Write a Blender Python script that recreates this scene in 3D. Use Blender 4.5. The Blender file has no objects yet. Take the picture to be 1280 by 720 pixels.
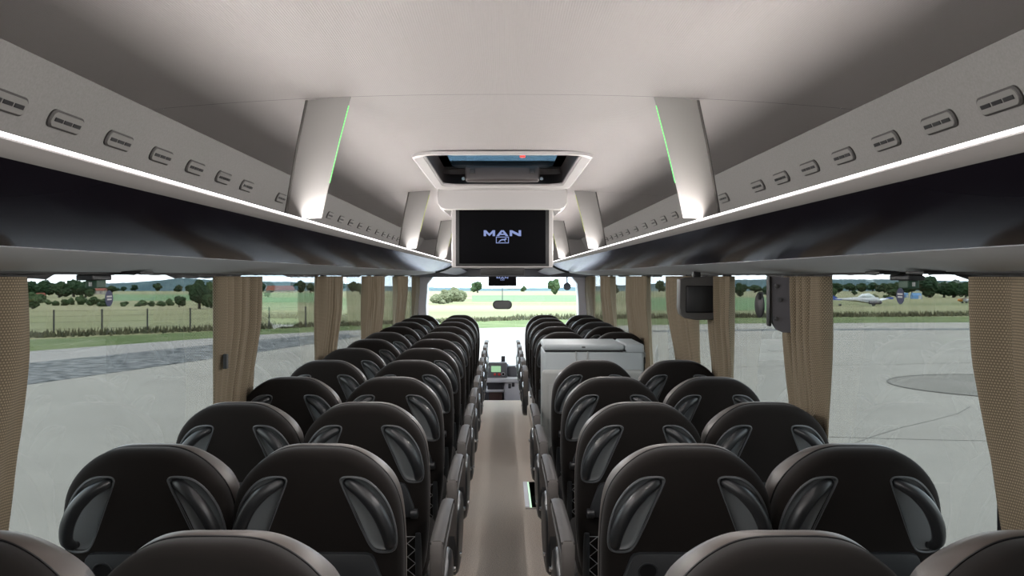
import bpy, bmesh, math, random
LEDW = 10.5; LEDT = 52
from mathutils import Vector, Matrix
R = random.Random(7)
C = bpy.context.scene.collection
PI = math.pi
F = 1067.0; VX = 628.0; VY = 345.0; CZ = 1.6
ORD = ['first','second','third','fourth','fifth','sixth','seventh','eighth','ninth','tenth','eleventh','twelfth','thirteenth','fourteenth','fifteenth','sixteenth','seventeenth','eighteenth','nineteenth','twentieth','twenty-first','twenty-second','twenty-third','twenty-fourth','twenty-fifth','twenty-sixth','twenty-seventh','twenty-eighth','twenty-ninth','thirtieth','thirty-first','thirty-second','thirty-third','thirty-fourth','thirty-fifth','thirty-sixth','thirty-seventh','thirty-eighth','thirty-ninth','fortieth']

# ------------------------------------------------------------------ materials
def mat(name, col, rough=.6, metal=0, spec=.5, coat=0, sheen=0, bump=None, var=None, emis=None, trans=0):
    m = bpy.data.materials.new(name); m.use_nodes = True
    nt = m.node_tree; b = nt.nodes['Principled BSDF']
    b.inputs['Base Color'].default_value = (*col, 1); b.inputs['Roughness'].default_value = rough
    b.inputs['Metallic'].default_value = metal; b.inputs['Specular IOR Level'].default_value = spec
    b.inputs['Coat Weight'].default_value = coat; b.inputs['Sheen Weight'].default_value = sheen
    if emis:
        b.inputs['Emission Color'].default_value = (*emis[0], 1); b.inputs['Emission Strength'].default_value = emis[1]
    tc = nt.nodes.new('ShaderNodeTexCoord')
    if var:      # (scale, second colour, detail)
        n = nt.nodes.new('ShaderNodeTexNoise'); n.inputs['Scale'].default_value = var[0]; n.inputs['Detail'].default_value = var[2] if len(var) > 2 else 3
        r = nt.nodes.new('ShaderNodeValToRGB'); r.color_ramp.elements[0].position = .35; r.color_ramp.elements[1].position = .65
        r.color_ramp.elements[0].color = (*col, 1); r.color_ramp.elements[1].color = (*var[1], 1)
        nt.links.new(tc.outputs['Object'], n.inputs['Vector']); nt.links.new(n.outputs['Fac'], r.inputs['Fac'])
        nt.links.new(r.outputs['Color'], b.inputs['Base Color'])
    if bump:     # (scale, strength, distance)
        n = nt.nodes.new('ShaderNodeTexNoise'); n.inputs['Scale'].default_value = bump[0]; n.inputs['Detail'].default_value = 4
        bp = nt.nodes.new('ShaderNodeBump'); bp.inputs['Strength'].default_value = bump[1]; bp.inputs['Distance'].default_value = bump[2] if len(bump) > 2 else .002
        nt.links.new(tc.outputs['Object'], n.inputs['Vector']); nt.links.new(n.outputs['Fac'], bp.inputs['Height']); nt.links.new(bp.outputs['Normal'], b.inputs['Normal'])
    return m

def ribbed(name, col, freq, strength, axis='Y', rough=.75):
    m = mat(name, col, rough, spec=.3)
    nt = m.node_tree; b = nt.nodes['Principled BSDF']
    tc = nt.nodes.new('ShaderNodeTexCoord'); w = nt.nodes.new('ShaderNodeTexWave'); w.bands_direction = axis
    w.inputs['Scale'].default_value = freq
    bp = nt.nodes.new('ShaderNodeBump'); bp.inputs['Strength'].default_value = strength; bp.inputs['Distance'].default_value = .001
    nt.links.new(tc.outputs['Object'], w.inputs['Vector']); nt.links.new(w.outputs['Fac'], bp.inputs['Height']); nt.links.new(bp.outputs['Normal'], b.inputs['Normal'])
    return m

def glass_mat(name, tint, refl=1.0, rough=.0):
    m = bpy.data.materials.new(name); m.use_nodes = True; nt = m.node_tree; nt.nodes.clear()
    o = nt.nodes.new('ShaderNodeOutputMaterial'); t = nt.nodes.new('ShaderNodeBsdfTransparent'); g = nt.nodes.new('ShaderNodeBsdfGlossy')
    t.inputs['Color'].default_value = (*tint, 1); g.inputs['Roughness'].default_value = rough; g.inputs['Color'].default_value = (1,1,1,1)
    fr = nt.nodes.new('ShaderNodeFresnel'); fr.inputs['IOR'].default_value = 1.45
    mu = nt.nodes.new('ShaderNodeMath'); mu.operation = 'MULTIPLY'; mu.inputs[1].default_value = refl
    # the back faces of a pane see the inverted index: keep Fresnel the same from both sides
    geo = nt.nodes.new('ShaderNodeNewGeometry'); mx = nt.nodes.new('ShaderNodeMix'); mx.data_type = 'FLOAT'
    mx.inputs[2].default_value = 1.45; mx.inputs[3].default_value = 1/1.45
    nt.links.new(geo.outputs['Backfacing'], mx.inputs[0]); nt.links.new(mx.outputs[0], fr.inputs['IOR'])
    mi = nt.nodes.new('ShaderNodeMixShader')
    nt.links.new(fr.outputs[0], mu.inputs[0]); nt.links.new(mu.outputs[0], mi.inputs[0]); nt.links.new(t.outputs[0], mi.inputs[1]); nt.links.new(g.outputs[0], mi.inputs[2])
    nt.links.new(mi.outputs[0], o.inputs[0])
    return m

def emit_mat(name, col, s):
    m = bpy.data.materials.new(name); m.use_nodes = True; nt = m.node_tree; nt.nodes.clear()
    o = nt.nodes.new('ShaderNodeOutputMaterial'); e = nt.nodes.new('ShaderNodeEmission')
    e.inputs[0].default_value = (*col, 1); e.inputs[1].default_value = s; nt.links.new(e.outputs[0], o.inputs[0]); return m

M = {}
M['fabric']   = mat('seat_fabric', (.0105,.0082,.0072), .9, spec=.2, sheen=.06, bump=(900,.25,.001))
M['leather']  = mat('seat_leather', (.066,.052,.044), .42, spec=.5, sheen=.1, bump=(260,.15,.001))
M['plastic']  = mat('dark_plastic', (.020,.021,.023), .34, spec=.6)
M['bezel']    = mat('bezel_plastic', (.085,.09,.095), .30, spec=.7)
M['pan']      = mat('pan_plastic', (.20,.215,.225), .32, spec=.7)
M['tray']     = mat('tray_plastic', (.028,.030,.033), .5, bump=(300,.1,.001))
M['tray2']    = mat('monitor_grey', (.075,.072,.07), .5)
M['black']    = mat('black_plastic', (.006,.006,.007), .5)
M['arm']      = mat('armrest_soft', (.042,.037,.035), .55, bump=(300,.1,.001))
M['armlight'] = mat('armrest_shell', (.10,.09,.084), .5)
M['net']      = mat('net_cord', (.30,.30,.30), .6)
M['chrome']   = mat('bright_metal', (.8,.8,.8), .2, metal=1)
M['steel']    = mat('leg_steel', (.45,.45,.46), .4, metal=.8)
M['ceil']     = ribbed('ceiling_panel', (.50,.47,.455), 60, .4, 'X')
M['sidefab']  = mat('side_fabric', (.225,.22,.212), .85, var=(160,(.255,.248,.24)), bump=(700,.3,.001))
M['strut']    = mat('strut_paint', (.25,.24,.232), .45)
M['strutdark']= mat('strut_edge', (.06,.055,.05), .6)
M['lip']      = mat('rack_lip', (.30,.285,.275), .5)
M['fascia']   = mat('rack_fascia', (.009,.0075,.011), .22, spec=.5)

def soft_gloss(m, rough, power):
    nt = m.node_tree; b = nt.nodes['Principled BSDF']; b.inputs['Specular IOR Level'].default_value = 0
    o = [n for n in nt.nodes if n.type == 'OUTPUT_MATERIAL'][0]
    lw = nt.nodes.new('ShaderNodeLayerWeight'); lw.inputs[0].default_value = .5
    p = nt.nodes.new('ShaderNodeMath'); p.operation = 'POWER'; p.inputs[1].default_value = power
    g = nt.nodes.new('ShaderNodeBsdfGlossy'); g.inputs['Roughness'].default_value = rough; g.inputs['Color'].default_value = (.85,.87,1,1)
    mi = nt.nodes.new('ShaderNodeMixShader')
    nt.links.new(lw.outputs['Facing'], p.inputs[0]); nt.links.new(p.outputs[0], mi.inputs[0]); nt.links.new(b.outputs[0], mi.inputs[1]); nt.links.new(g.outputs[0], mi.inputs[2]); nt.links.new(mi.outputs[0], o.inputs[0])
soft_gloss(M['fascia'], .16, 11)
M['under']    = mat('rack_underside', (.56,.585,.615), .6, bump=(400,.1,.001))
M['gasket']   = mat('rubber_gasket', (.006,.006,.006), .7)
M['vent']     = mat('vent_plastic', (.20,.195,.185), .5)
M['ventrim']  = mat('vent_rim', (.05,.047,.045), .6)
M['led']      = emit_mat('led_strip', (1,.96,.98), 4.0)
M['bulb']     = emit_mat('lamp_bulb', (.8,.86,1), 12)
M['greenled'] = emit_mat('green_edge_light', (.25,1,.30), 1.3)
M['yellowled']= emit_mat('yellow_edge_light', (.75,.85,.15), .7)
M['sidewall'] = mat('side_wall_trim', (.20,.195,.19), .7, bump=(300,.2,.001))
M['white']    = mat('pale_plastic', (.70,.69,.75), .4)
M['fridge']   = mat('fridge_grey', (.38,.41,.42), .45)
M['fridge2']  = mat('fridge_cabinet_grey', (.35,.355,.34), .5)
M['screen']   = mat('screen_black', (.004,.004,.0045), .6, spec=.0)
M['bezelsil'] = mat('monitor_silver', (.30,.285,.275), .4)
M['logo']     = emit_mat('logo_blue_white', (.42,.52,.95), .62)
M['glass_side']  = glass_mat('tinted_side_glass', (.512,.515,.495), .6)
M['glass_front'] = glass_mat('clear_windshield_glass', (.97,.985,.97), .5)
M['glass_roof']  = glass_mat('tinted_roof_glass', (.15,.20,.225), .4)
M['mirror']   = mat('mirror_glass', (.5,.5,.5), .05, metal=1)
M['stickerb'] = mat('sticker_blue', (.005,.012,.07), .5)
M['stickerw'] = mat('sticker_white', (.5,.5,.5), .5)
M['green']    = mat('dark_green_plastic', (.01,.05,.025), .5)
M['hatch']    = mat('hatch_brown', (.035,.028,.027), .45)
M['frame']    = mat('hatch_frame_grey', (.34,.325,.315), .5)
M['lime']     = emit_mat('step_light_green', (.65,1,.7), 1.2)
M['dash']     = mat('dash_grey', (.16,.16,.18), .5)
M['dashdark'] = mat('dash_dark', (.05,.045,.055), .5)
M['dashscr']  = emit_mat('dash_screen_green', (.50,.85,.50), .7)
M['red']      = mat('red_button', (.7,.06,.05), .4)
M['brown']    = mat('brown_box', (.10,.05,.045), .6)
M['copperred']= mat('strap_red', (.35,.01,.02), .6)

def carpet():
    m = mat('carpet', (.42,.365,.315), .95, spec=.1, sheen=.05, var=(170,(.78,.70,.62),6), bump=(500,.8,.004)); return m
M['carpet'] = carpet()
def curtain_mat():
    m = mat('curtain_weave', (.13,.10,.07), .85, spec=.2)
    nt = m.node_tree; b = nt.nodes['Principled BSDF']; uv = nt.nodes.new('ShaderNodeUVMap')
    br = nt.nodes.new('ShaderNodeTexBrick'); br.inputs['Scale'].default_value = 1
    br.inputs['Color1'].default_value = (.265,.217,.15,1); br.inputs['Color2'].default_value = (.265,.217,.15,1); br.inputs['Mortar'].default_value = (.125,.101,.069,1)
    br.inputs['Brick Width'].default_value = .0075; br.inputs['Row Height'].default_value = .0065; br.inputs['Mortar Size'].default_value = .0016
    nt.links.new(uv.outputs[0], br.inputs['Vector']); nt.links.new(br.outputs['Color'], b.inputs['Base Color'])
    return m
M['curtain'] = curtain_mat()
def ground_mat(name, a, b_, scale, c=None):
    m = mat(name, a, .95, spec=.1, var=(scale, b_, 8)); return m
M['tarmac'] = ground_mat('tarmac', (.183,.174,.158), (.205,.196,.178), .35)
M['road']   = ground_mat('pale_road', (0.1764,0.168,0.1617), (0.1974,0.189,0.1806), .5)
M['gravel'] = ground_mat('grey_gravel', (.030,.034,.037), (.150,.155,.158), 2.6)
M['verge']  = ground_mat('mown_verge', (0.0462,0.0714,0.0189), (0.084,0.105,0.042), .4)
M['patch']  = ground_mat('tarmac_patch', (0.126,0.1218,0.1092), (0.1512,0.1428,0.1302), .5)
M['crack']  = mat('tarmac_joint', (0.0714,0.0693,0.063), .95)
def field_mat():
    m = mat('grass_field', (0.084,0.084,0.042), .95, spec=.1); nt = m.node_tree; b = nt.nodes['Principled BSDF']
    tc = nt.nodes.new('ShaderNodeTexCoord'); mp = nt.nodes.new('ShaderNodeMapping'); mp.inputs['Scale'].default_value = (.006,.022,1); mp.inputs['Rotation'].default_value = (0,0,.35)
    n = nt.nodes.new('ShaderNodeTexNoise'); n.inputs['Scale'].default_value = 1; n.inputs['Detail'].default_value = 8
    r = nt.nodes.new('ShaderNodeValToRGB'); e = r.color_ramp.elements
    e[0].position = .3; e[0].color = (.088,.100,.045,1); e[1].position = .7; e[1].color = (.175,.162,.098,1)
    e2 = e.new(.5); e2.color = (.140,.138,.072,1)
    nt.links.new(tc.outputs['Object'], mp.inputs[0]); nt.links.new(mp.outputs[0], n.inputs['Vector']); nt.links.new(n.outputs['Fac'], r.inputs[0]); nt.links.new(r.outputs[0], b.inputs['Base Color'])
    return m
M['field'] = field_mat()
M['crop']  = ground_mat('green_crop', (0.0588,0.1134,0.0462), (0.0798,0.1302,0.0588), .02)
M['blade'] = mat('tall_grass', (0.0252,0.0315,0.01176), .9, var=(1.5,(0.0672,0.063,0.0294)))
M['leafd'] = mat('foliage_dark', (0.00756,0.0189,0.00924), .9, var=(1.2,(0.0189,0.0357,0.0147),5), spec=.1)
M['leafm'] = mat('foliage_mid', (0.0189,0.0357,0.0147), .9, var=(1.2,(0.0378,0.0588,0.0252),5), spec=.1)
M['leafp'] = mat('foliage_pale', (0.0672,0.0798,0.042), .9, var=(1.2,(0.1092,0.1134,0.0714),5), spec=.1)
M['bark']  = mat('bark', (0.021,0.0168,0.0126), .9)
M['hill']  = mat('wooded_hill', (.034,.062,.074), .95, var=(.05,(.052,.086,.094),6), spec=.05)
M['post']  = mat('fence_post', (0.0126,0.0147,0.0147), .7)
M['plaster'] = mat('house_plaster', (0.252,0.231,0.2016), .9)
M['roofred'] = mat('red_tiles', (0.1344,0.0336,0.021), .9)
M['planewhite'] = mat('aircraft_white', (0.294,0.3024,0.315), .35)
M['planeblue']  = mat('aircraft_blue', (0.0084,0.0378,0.189), .4)
M['planeorange']= mat('aircraft_orange', (0.336,0.126,0.0126), .4)
M['tent'] = mat('tent_blue', (0.042,0.126,0.252), .6)
M['wingtan'] = mat('wing_tan', (0.189,0.1386,0.0924), .6)

# ------------------------------------------------------------------ helpers
def link(name, bm, m, parent=None, smooth=False, recalc=True):
    if recalc: bmesh.ops.recalc_face_normals(bm, faces=bm.faces[:])
    me = bpy.data.meshes.new(name); bm.to_mesh(me); bm.free()
    ms = m if isinstance(m, (list, tuple)) else [m]
    for q in ms: me.materials.append(q)
    if smooth:
        me.polygons.foreach_set('use_smooth', [True]*len(me.polygons))
        if smooth != 'all': me.set_sharp_from_angle(angle=math.radians(40))
    o = bpy.data.objects.new(name, me); C.objects.link(o)
    if parent is not None: o.parent = parent
    return o
def empty(name, loc, label=None, cat=None, group=None):
    o = bpy.data.objects.new(name, None); C.objects.link(o); o.location = loc; o.empty_display_size = .1
    if label: tag(o, label, cat, group)
    return o
def tag(o, label, cat, group=None, kind=None):
    o['label'] = label; o['category'] = cat
    if group: o['group'] = group
    if kind: o['kind'] = kind
    return o
def struct(name, bm, m, smooth=False):
    o = link(name, bm, m, smooth=smooth); o['kind'] = 'structure'; return o
def copy_tree(o, parent=None):
    c = o.copy(); C.objects.link(c); c.parent = parent
    for ch in list(o.children): copy_tree(ch, c)
    return c
def box(bm, x0, x1, y0, y1, z0, z1, bev=0, seg=2, mi=0):
    v = [bm.verts.new(p) for p in ((x0,y0,z0),(x1,y0,z0),(x1,y1,z0),(x0,y1,z0),(x0,y0,z1),(x1,y0,z1),(x1,y1,z1),(x0,y1,z1))]
    fs = [bm.faces.new([v[i] for i in q]) for q in ((0,3,2,1),(4,5,6,7),(0,1,5,4),(1,2,6,5),(2,3,7,6),(3,0,4,7))]
    for f in fs: f.material_index = mi
    if bev:
        es = {e for f in fs for e in f.edges}
        r = bmesh.ops.bevel(bm, geom=list(es), offset=bev, segments=seg, affect='EDGES', profile=.5)
        for f in r['faces']: f.material_index = mi
def tube(bm, pts, r, n=10, cap=True, sq=1.0):
    pts = [Vector(p) for p in pts]; rings = []
    rr = r if isinstance(r, (list, tuple)) else [r]*len(pts)
    up = Vector((0,0,1)); prev = None
    for i, p in enumerate(pts):
        t = (pts[min(i+1,len(pts)-1)] - pts[max(i-1,0)]).normalized()
        if prev is None:
            a = up if abs(t.dot(up)) < .9 else Vector((1,0,0)); u = t.cross(a).normalized()
        else:
            u = (prev - t*prev.dot(t)).normalized()
        prev = u; w = t.cross(u)
        rings.append([bm.verts.new(p + (u*math.cos(2*PI*k/n) + w*math.sin(2*PI*k/n)*sq)*rr[i]) for k in range(n)])
    for a, b in zip(rings, rings[1:]):
        for k in range(n): bm.faces.new((a[k], a[(k+1)%n], b[(k+1)%n], b[k]))
    if cap: bm.faces.new(rings[0][::-1]); bm.faces.new(rings[-1])
def ringtube(bm, pts, r, n=8, nrm=Vector((0,1,0))):
    """closed tube around a loop"""
    pts = [Vector(p) for p in pts]; N = len(pts); rings = []
    for i, p in enumerate(pts):
        t = (pts[(i+1)%N]-pts[i-1]).normalized(); u = t.cross(nrm).normalized(); w = t.cross(u)
        rings.append([bm.verts.new(p + (u*math.cos(2*PI*k/n)+w*math.sin(2*PI*k/n))*r) for k in range(n)])
    for i in range(N):
        a, b = rings[i], rings[(i+1)%N]
        for k in range(n): bm.faces.new((a[k], a[(k+1)%n], b[(k+1)%n], b[k]))
def loft(bm, rings, close=True, cap=True, mi=0):
    vr = [[bm.verts.new(p) for p in r] for r in rings]; n = len(vr[0])
    for a, b in zip(vr, vr[1:]):
        for k in range(n if close else n-1):
            f = bm.faces.new((a[k], a[(k+1)%n], b[(k+1)%n], b[k])); f.material_index = mi
    if cap:
        f = bm.faces.new(vr[0][::-1]); f.material_index = mi; f = bm.faces.new(vr[-1]); f.material_index = mi
    return vr
def prism_y(bm, prof, y0, y1, mi=0):
    """closed xz profile extruded along y"""
    loft(bm, [[(x,y0,z) for x,z in prof], [(x,y1,z) for x,z in prof]], mi=mi)
def spline(pts, n, closed=False):
    """Catmull-Rom"""
    P = [Vector(p) for p in pts]; out = []; N = len(P)
    segs = N if closed else N-1
    for i in range(segs):
        p0 = P[(i-1)%N] if closed or i > 0 else P[0]*2-P[1]
        p1 = P[i]; p2 = P[(i+1)%N]; p3 = P[(i+2)%N] if closed or i+2 < N else P[-1]*2-P[-2]
        for k in range(n):
            t = k/n
            out.append(.5*((2*p1)+(-p0+p2)*t+(2*p0-5*p1+4*p2-p3)*t*t+(-p0+3*p1-3*p2+p3)*t**3))
    if not closed: out.append(P[-1])
    return out
def rrect(x0, x1, z0, z1, r, n=5):
    out = []
    for cx, cz, a0 in ((x1-r,z1-r,0),(x0+r,z1-r,90),(x0+r,z0+r,180),(x1-r,z0+r,270)):
        for k in range(n+1):
            a = math.radians(a0+90*k/n); out.append((cx+r*math.cos(a), cz+r*math.sin(a)))
    return out
def bool_cut(ob, cutters):
    dgf = None
    for c in cutters:
        md = ob.modifiers.new('cut', 'BOOLEAN'); md.operation = 'DIFFERENCE'; md.object = c; md.solver = 'EXACT'
    bpy.context.view_layer.update()
    dg = bpy.context.evaluated_depsgraph_get()
    me = bpy.data.meshes.new_from_object(ob.evaluated_get(dg))
    ob.modifiers.clear(); ob.data = me
    for c in cutters: bpy.data.objects.remove(c, do_unlink=True)

# ------------------------------------------------------------------ seat
TOPZ = 1.138
def seat_outline(ins=0.0):
    half = [(x*1.03,t) for x,t in [(0,0),(.06,.002),(.105,.014),(.148,.042),(.182,.078),(.205,.118),(.218,.165),(.224,.22),(.226,.30),(.224,.40),(.217,.52),(.205,.62),(.190,.655)]]
    s = [Vector((p[0], p[1], 0)) for p in half]
    sp = spline(s, 4)
    pts = [(p.x, TOPZ-p.y) for p in sp]
    full = pts + [(-x, z) for x, z in reversed(pts[1:])]
    if ins == 0: return full
    N = len(full); out = []
    for i in range(N):
        a = Vector(full[i-1]); b = Vector(full[(i+1)%N]); t = (b-a).normalized(); nrm = Vector((-t.y, t.x))
        c = Vector((0, 0.85)) - Vector(full[i])
        if nrm.dot(c) < 0: nrm = -nrm
        out.append((full[i][0]+nrm.x*ins, full[i][1]+nrm.y*ins))
    return out
LEAN = .17
def sh(x, y, z): return (x, y + (TOPZ-z)*LEAN, z)
OUT0 = [Vector(p) for p in seat_outline()]
def edge_dist(x, z):
    p = Vector((x, z)); best = 9
    for i in range(len(OUT0)):
        a = OUT0[i]; b = OUT0[(i+1)%len(OUT0)]; d = b-a; t = max(0, min(1, (p-a).dot(d)/max(d.dot(d),1e-9)))
        best = min(best, (p-(a+d*t)).length)
    return best
RB = .030
def backy(x, z):
    s = edge_dist(x, z)
    y = 0
    if s < RB: y = RB*.85*(1-math.sqrt(max(0, 1-(1-s/RB)**2)))
    return y
LEAF = [(.070,.070),(.088,.063),(.130,.070),(.165,.0996),(.192,.146),(.2060,.200),(.2085,.248),(.198,.270),(.165,.273),(.144,.26),(.123,.216),(.096,.147),(.075,.094)]
LEAF = [(x*1.035,t+.010) for x,t in LEAF]
def leaf(s, n=5, shrink=0):
    pts = spline([Vector((x, t, 0)) for x, t in LEAF], n, True)
    cx = sum(p.x for p in pts)/len(pts); ct = sum(p.y for p in pts)/len(pts)
    out = []
    for p in pts:
        d = Vector((p.x-cx, p.y-ct)); L = d.length
        k = max(.2, (L-shrink)/L)
        out.append((s*(cx+d.x*k), TOPZ-(ct+d.y*k)))
    return out
def build_back_mesh():
    bm = bmesh.new(); rings = []
    for ins, y in ((.085,-.004),(.030,0),(.018,.003),(.009,.0085),(.003,.017),(0,.027),(0,.058),(.004,.066)):
        rings.append([sh(x, y, z) for x, z in seat_outline(ins)])
    loft(bm, rings)
    ob = link('backrest', bm, M['fabric'], smooth=True)
    cut = []
    for s in (1, -1):
        b2 = bmesh.new()
        loft(b2, [[sh(x, -.05, z) for x, z in leaf(s)], [sh(x, .018, z) for x, z in leaf(s, shrink=.004)]])
        cut.append(link('cut', b2, M['pan']))
    bool_cut(ob, cut)
    me = ob.data; me.polygons.foreach_set('use_smooth', [True]*len(me.polygons)); me.set_sharp_from_angle(angle=math.radians(35))
    bpy.data.objects.remove(ob, do_unlink=True)
    return me
def headwing(x, z):
    t = TOPZ - z
    return .045*min(1, (abs(x)/.19)**2)*max(0, min(1, (.20-t)/.07))
def build_trim():
    bm = bmesh.new(); rings = []
    for ins, y, k in ((.010,.064,0),(.002,.066,0),(-.001,.072,.1),(-.001,.095,.6),(.006,.118,.9),(.022,.130,1),(.05,.130,.8)):
        rings.append([sh(x, y+headwing(x,z)*k, z) for x, z in seat_outline(ins)])
    loft(bm, rings)
    return bm
def build_seam():
    bm = bmesh.new()
    ringtube(bm, [sh(x, .0655, z) for x, z in seat_outline(.001)], .0022, 6)
    return bm
def build_pan(s):
    bm = bmesh.new(); o0 = leaf(s); rings = []
    for shr, y in ((.001,.002),(.004,.010),(.010,.014),(.02,.0155)):
        L = leaf(s, shrink=shr); rings.append([sh(x, y + (backy(x0,z0) if shr < .005 else backy(x0,z0)*.2), z) for (x,z),(x0,z0) in zip(L, o0)])
    loft(bm, rings, cap=False); 
    f = bm.faces.new([v for v in bm.verts][-len(o0):]); return bm
def build_rim(s):
    bm = bmesh.new(); ringtube(bm, [sh(x, backy(x,z)-.0005, z) for x, z in leaf(s)], .0042, 8, Vector((0,1,.17)).normalized()); return bm
def build_bar(s):
    bm = bmesh.new()
    path = [(.080,.078,.006),(.098,.086,-.006),(.128,.105,-.018),(.160,.142,-.026),(.183,.190,-.028),(.193,.232,-.022),(.190,.252,-.010),(.184,.258,.006)]
    path = [(x*1.045, t+.010, y*1.35 if y<0 else y) for x, t, y in path]
    sp = spline([Vector((s*x, y, TOPZ-t)) for x, t, y in path], 5)
    n = len(sp); rr = []
    for i in range(n):
        u = i/(n-1); rr.append(.009+.010*math.sin(PI*min(1,u*1.05))**.6)
    tube(bm, [sh(p.x, p.y+.006, p.z) for p in sp], rr, 12)
    return bm
def build_tray():
    bm = bmesh.new()
    half = [(0,.283),(.135,.283),(.150,.287),(.158,.298),(.182,.372),(.188,.400),(.180,.412),(.0,.414)]
    sp = [Vector((x, t, 0)) for x, t in half]
    full = [(x, TOPZ-t) for x, t, _ in sp] + [(-x, TOPZ-t) for x, t, _ in reversed(sp[1:-1])]
    def ring(y, k):
        return [sh(x*(1-k*.03), y, (z-.81)*(1-k*.06)+.81) for x, z in full]
    loft(bm, [ring(.0,0), ring(-.018,0), ring(-.023,.5), ring(-.024,1)])
    return bm
def build_knob(x):
    bm = bmesh.new(); p = sh(x, -.018, TOPZ-.398)
    tube(bm, [(p[0]-.014,p[1],p[2]),(p[0]-.012,p[1],p[2]),(p[0]+.012,p[1],p[2]),(p[0]+.014,p[1],p[2])], [.012,.0175,.0175,.012], 16); return bm
def build_cup():
    bm = bmesh.new(); c = (-.112, TOPZ-.332)
    pts = [sh(c[0]+.026*math.cos(a), -.0250, c[1]+.024*math.sin(a)) for a in [2*PI*k/24 for k in range(24)]]
    ringtube(bm, pts, .0028, 6)
    ri = [[sh(c[0]+r*math.cos(a), y, c[1]+r*math.sin(a)*.93) for a in [2*PI*k/24 for k in range(24)]] for r, y in ((.025,-.0245),(.022,-.0243))]
    vr = loft(bm, ri, cap=False); f = bm.faces.new(vr[-1]); f.material_index = 1
    for k in range(0): pass
    return bm
def build_net():
    bm = bmesh.new()
    z1 = TOPZ-.485; z0 = TOPZ-.66; x0, x1 = -.186, .186
    st = .0286
    def seg(a, b): tube(bm, [sh(a[0], -.020-.010*math.cos(a[0]/.186*1.5), a[1]), sh(b[0], -.020-.010*math.cos(b[0]/.186*1.5), b[1])], .0013, 4, False)
    nx = int((x1-x0)/st); nz = int((z1-z0)/(st*.9))+1
    for i in range(nx):
        for j in range(nz):
            xa = x0+i*st; xb = xa+st; za = z1-j*st*.9; zb = za-st*.9
            if zb < z0-.03: continue
            if (i+j) % 2: seg((xa,za),(xb,zb))
            else: seg((xa,zb),(xb,za))
    seg((x0,z1),(0,z1+.001)); seg((0,z1+.001),(x1,z1))
    return bm
def build_netframe():
    bm = bmesh.new()
    for s in (1,-1):
        p = [sh(s*.196, -.012, TOPZ-.475), sh(s*.196, -.016, TOPZ-.53), sh(s*.196, -.016, TOPZ-.64), sh(s*.188, -.012, TOPZ-.665)]
        tube(bm, p, [.010,.0125,.0125,.010], 10)
    tube(bm, [sh(-.188,-.012,TOPZ-.665), sh(.188,-.012,TOPZ-.665)], .010, 8)
    return bm
def build_cushion():
    bm = bmesh.new(); box(bm, -.215, .215, .20, .68, .44, .565, .04, 4); return bm
def build_armpad(xo, cut=0):
    bm = bmesh.new(); prof = [(.34,.775),(.345,.792),(.42,.797),(.60,.797),(.78,.793),(.88,.783),(.925,.766),(.93,.752),(.91,.742),(.70,.738),(.34,.735)]
    prof = [(y-cut*max(0,(y-.5)/.43), z) for y, z in prof]
    w = .021
    loft(bm, [[(xo-w+.005,y,z-.004*0+(-.004 if z>.77 else .003)) for y,z in prof], [(xo-w,y,z-.006 if z>.77 else z) for y,z in prof], [(xo-w*.5,y,z) for y,z in prof], [(xo+w*.5,y,z) for y,z in prof], [(xo+w,y,z-.006 if z>.77 else z) for y,z in prof], [(xo+w-.005,y,z+(-.004 if z>.77 else .003)) for y,z in prof]])
    return bm
def build_armshell(xo):
    bm = bmesh.new(); w = .020
    prof = [(.338,.792),(.325,.780),(.312,.70),(.305,.60),(.31,.50),(.36,.50),(.375,.60),(.40,.70),(.52,.725),(.60,.738),(.342,.738)]
    loft(bm, [[(xo-w,y,z) for y,z in prof], [(xo+w,y,z) for y,z in prof]])
    bmesh.ops.bevel(bm, geom=[e for e in bm.edges if abs(e.verts[0].co.x-e.verts[1].co.x) < 1e-5], offset=.004, segments=2, affect='EDGES')
    return bm
def build_sidepanel(xo, s):
    bm = bmesh.new(); prof = [(.30,.47),(.33,.42),(.44,.395),(.60,.40),(.73,.44),(.785,.51),(.79,.59),(.75,.645),(.66,.66),(.50,.65),(.36,.65),(.31,.60)]
    sp = spline([Vector((0,y,z)) for y,z in prof], 3, True)
    cy, cz = .55, .53
    loft(bm, [[(xo+dx, cy+(p.y-cy)*k, cz+(p.z-cz)*k) for p in sp] for dx, k in ((s*.022,1),(0,1),(-s*.012,.93),(-s*.016,.8))])
    return bm
def build_legs():
    bm = bmesh.new()
    for x in (-.15, .15):
        box(bm, x-.018, x+.018, .30, .58, .115, .145, .005); box(bm, x-.015, x+.015, .36, .44, .14, .46, .004); box(bm, x-.015, x+.015, .50, .55, .14, .46, .004)
    box(bm, -.20, .20, .34, .60, .425, .450, .005)
    return bm

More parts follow.
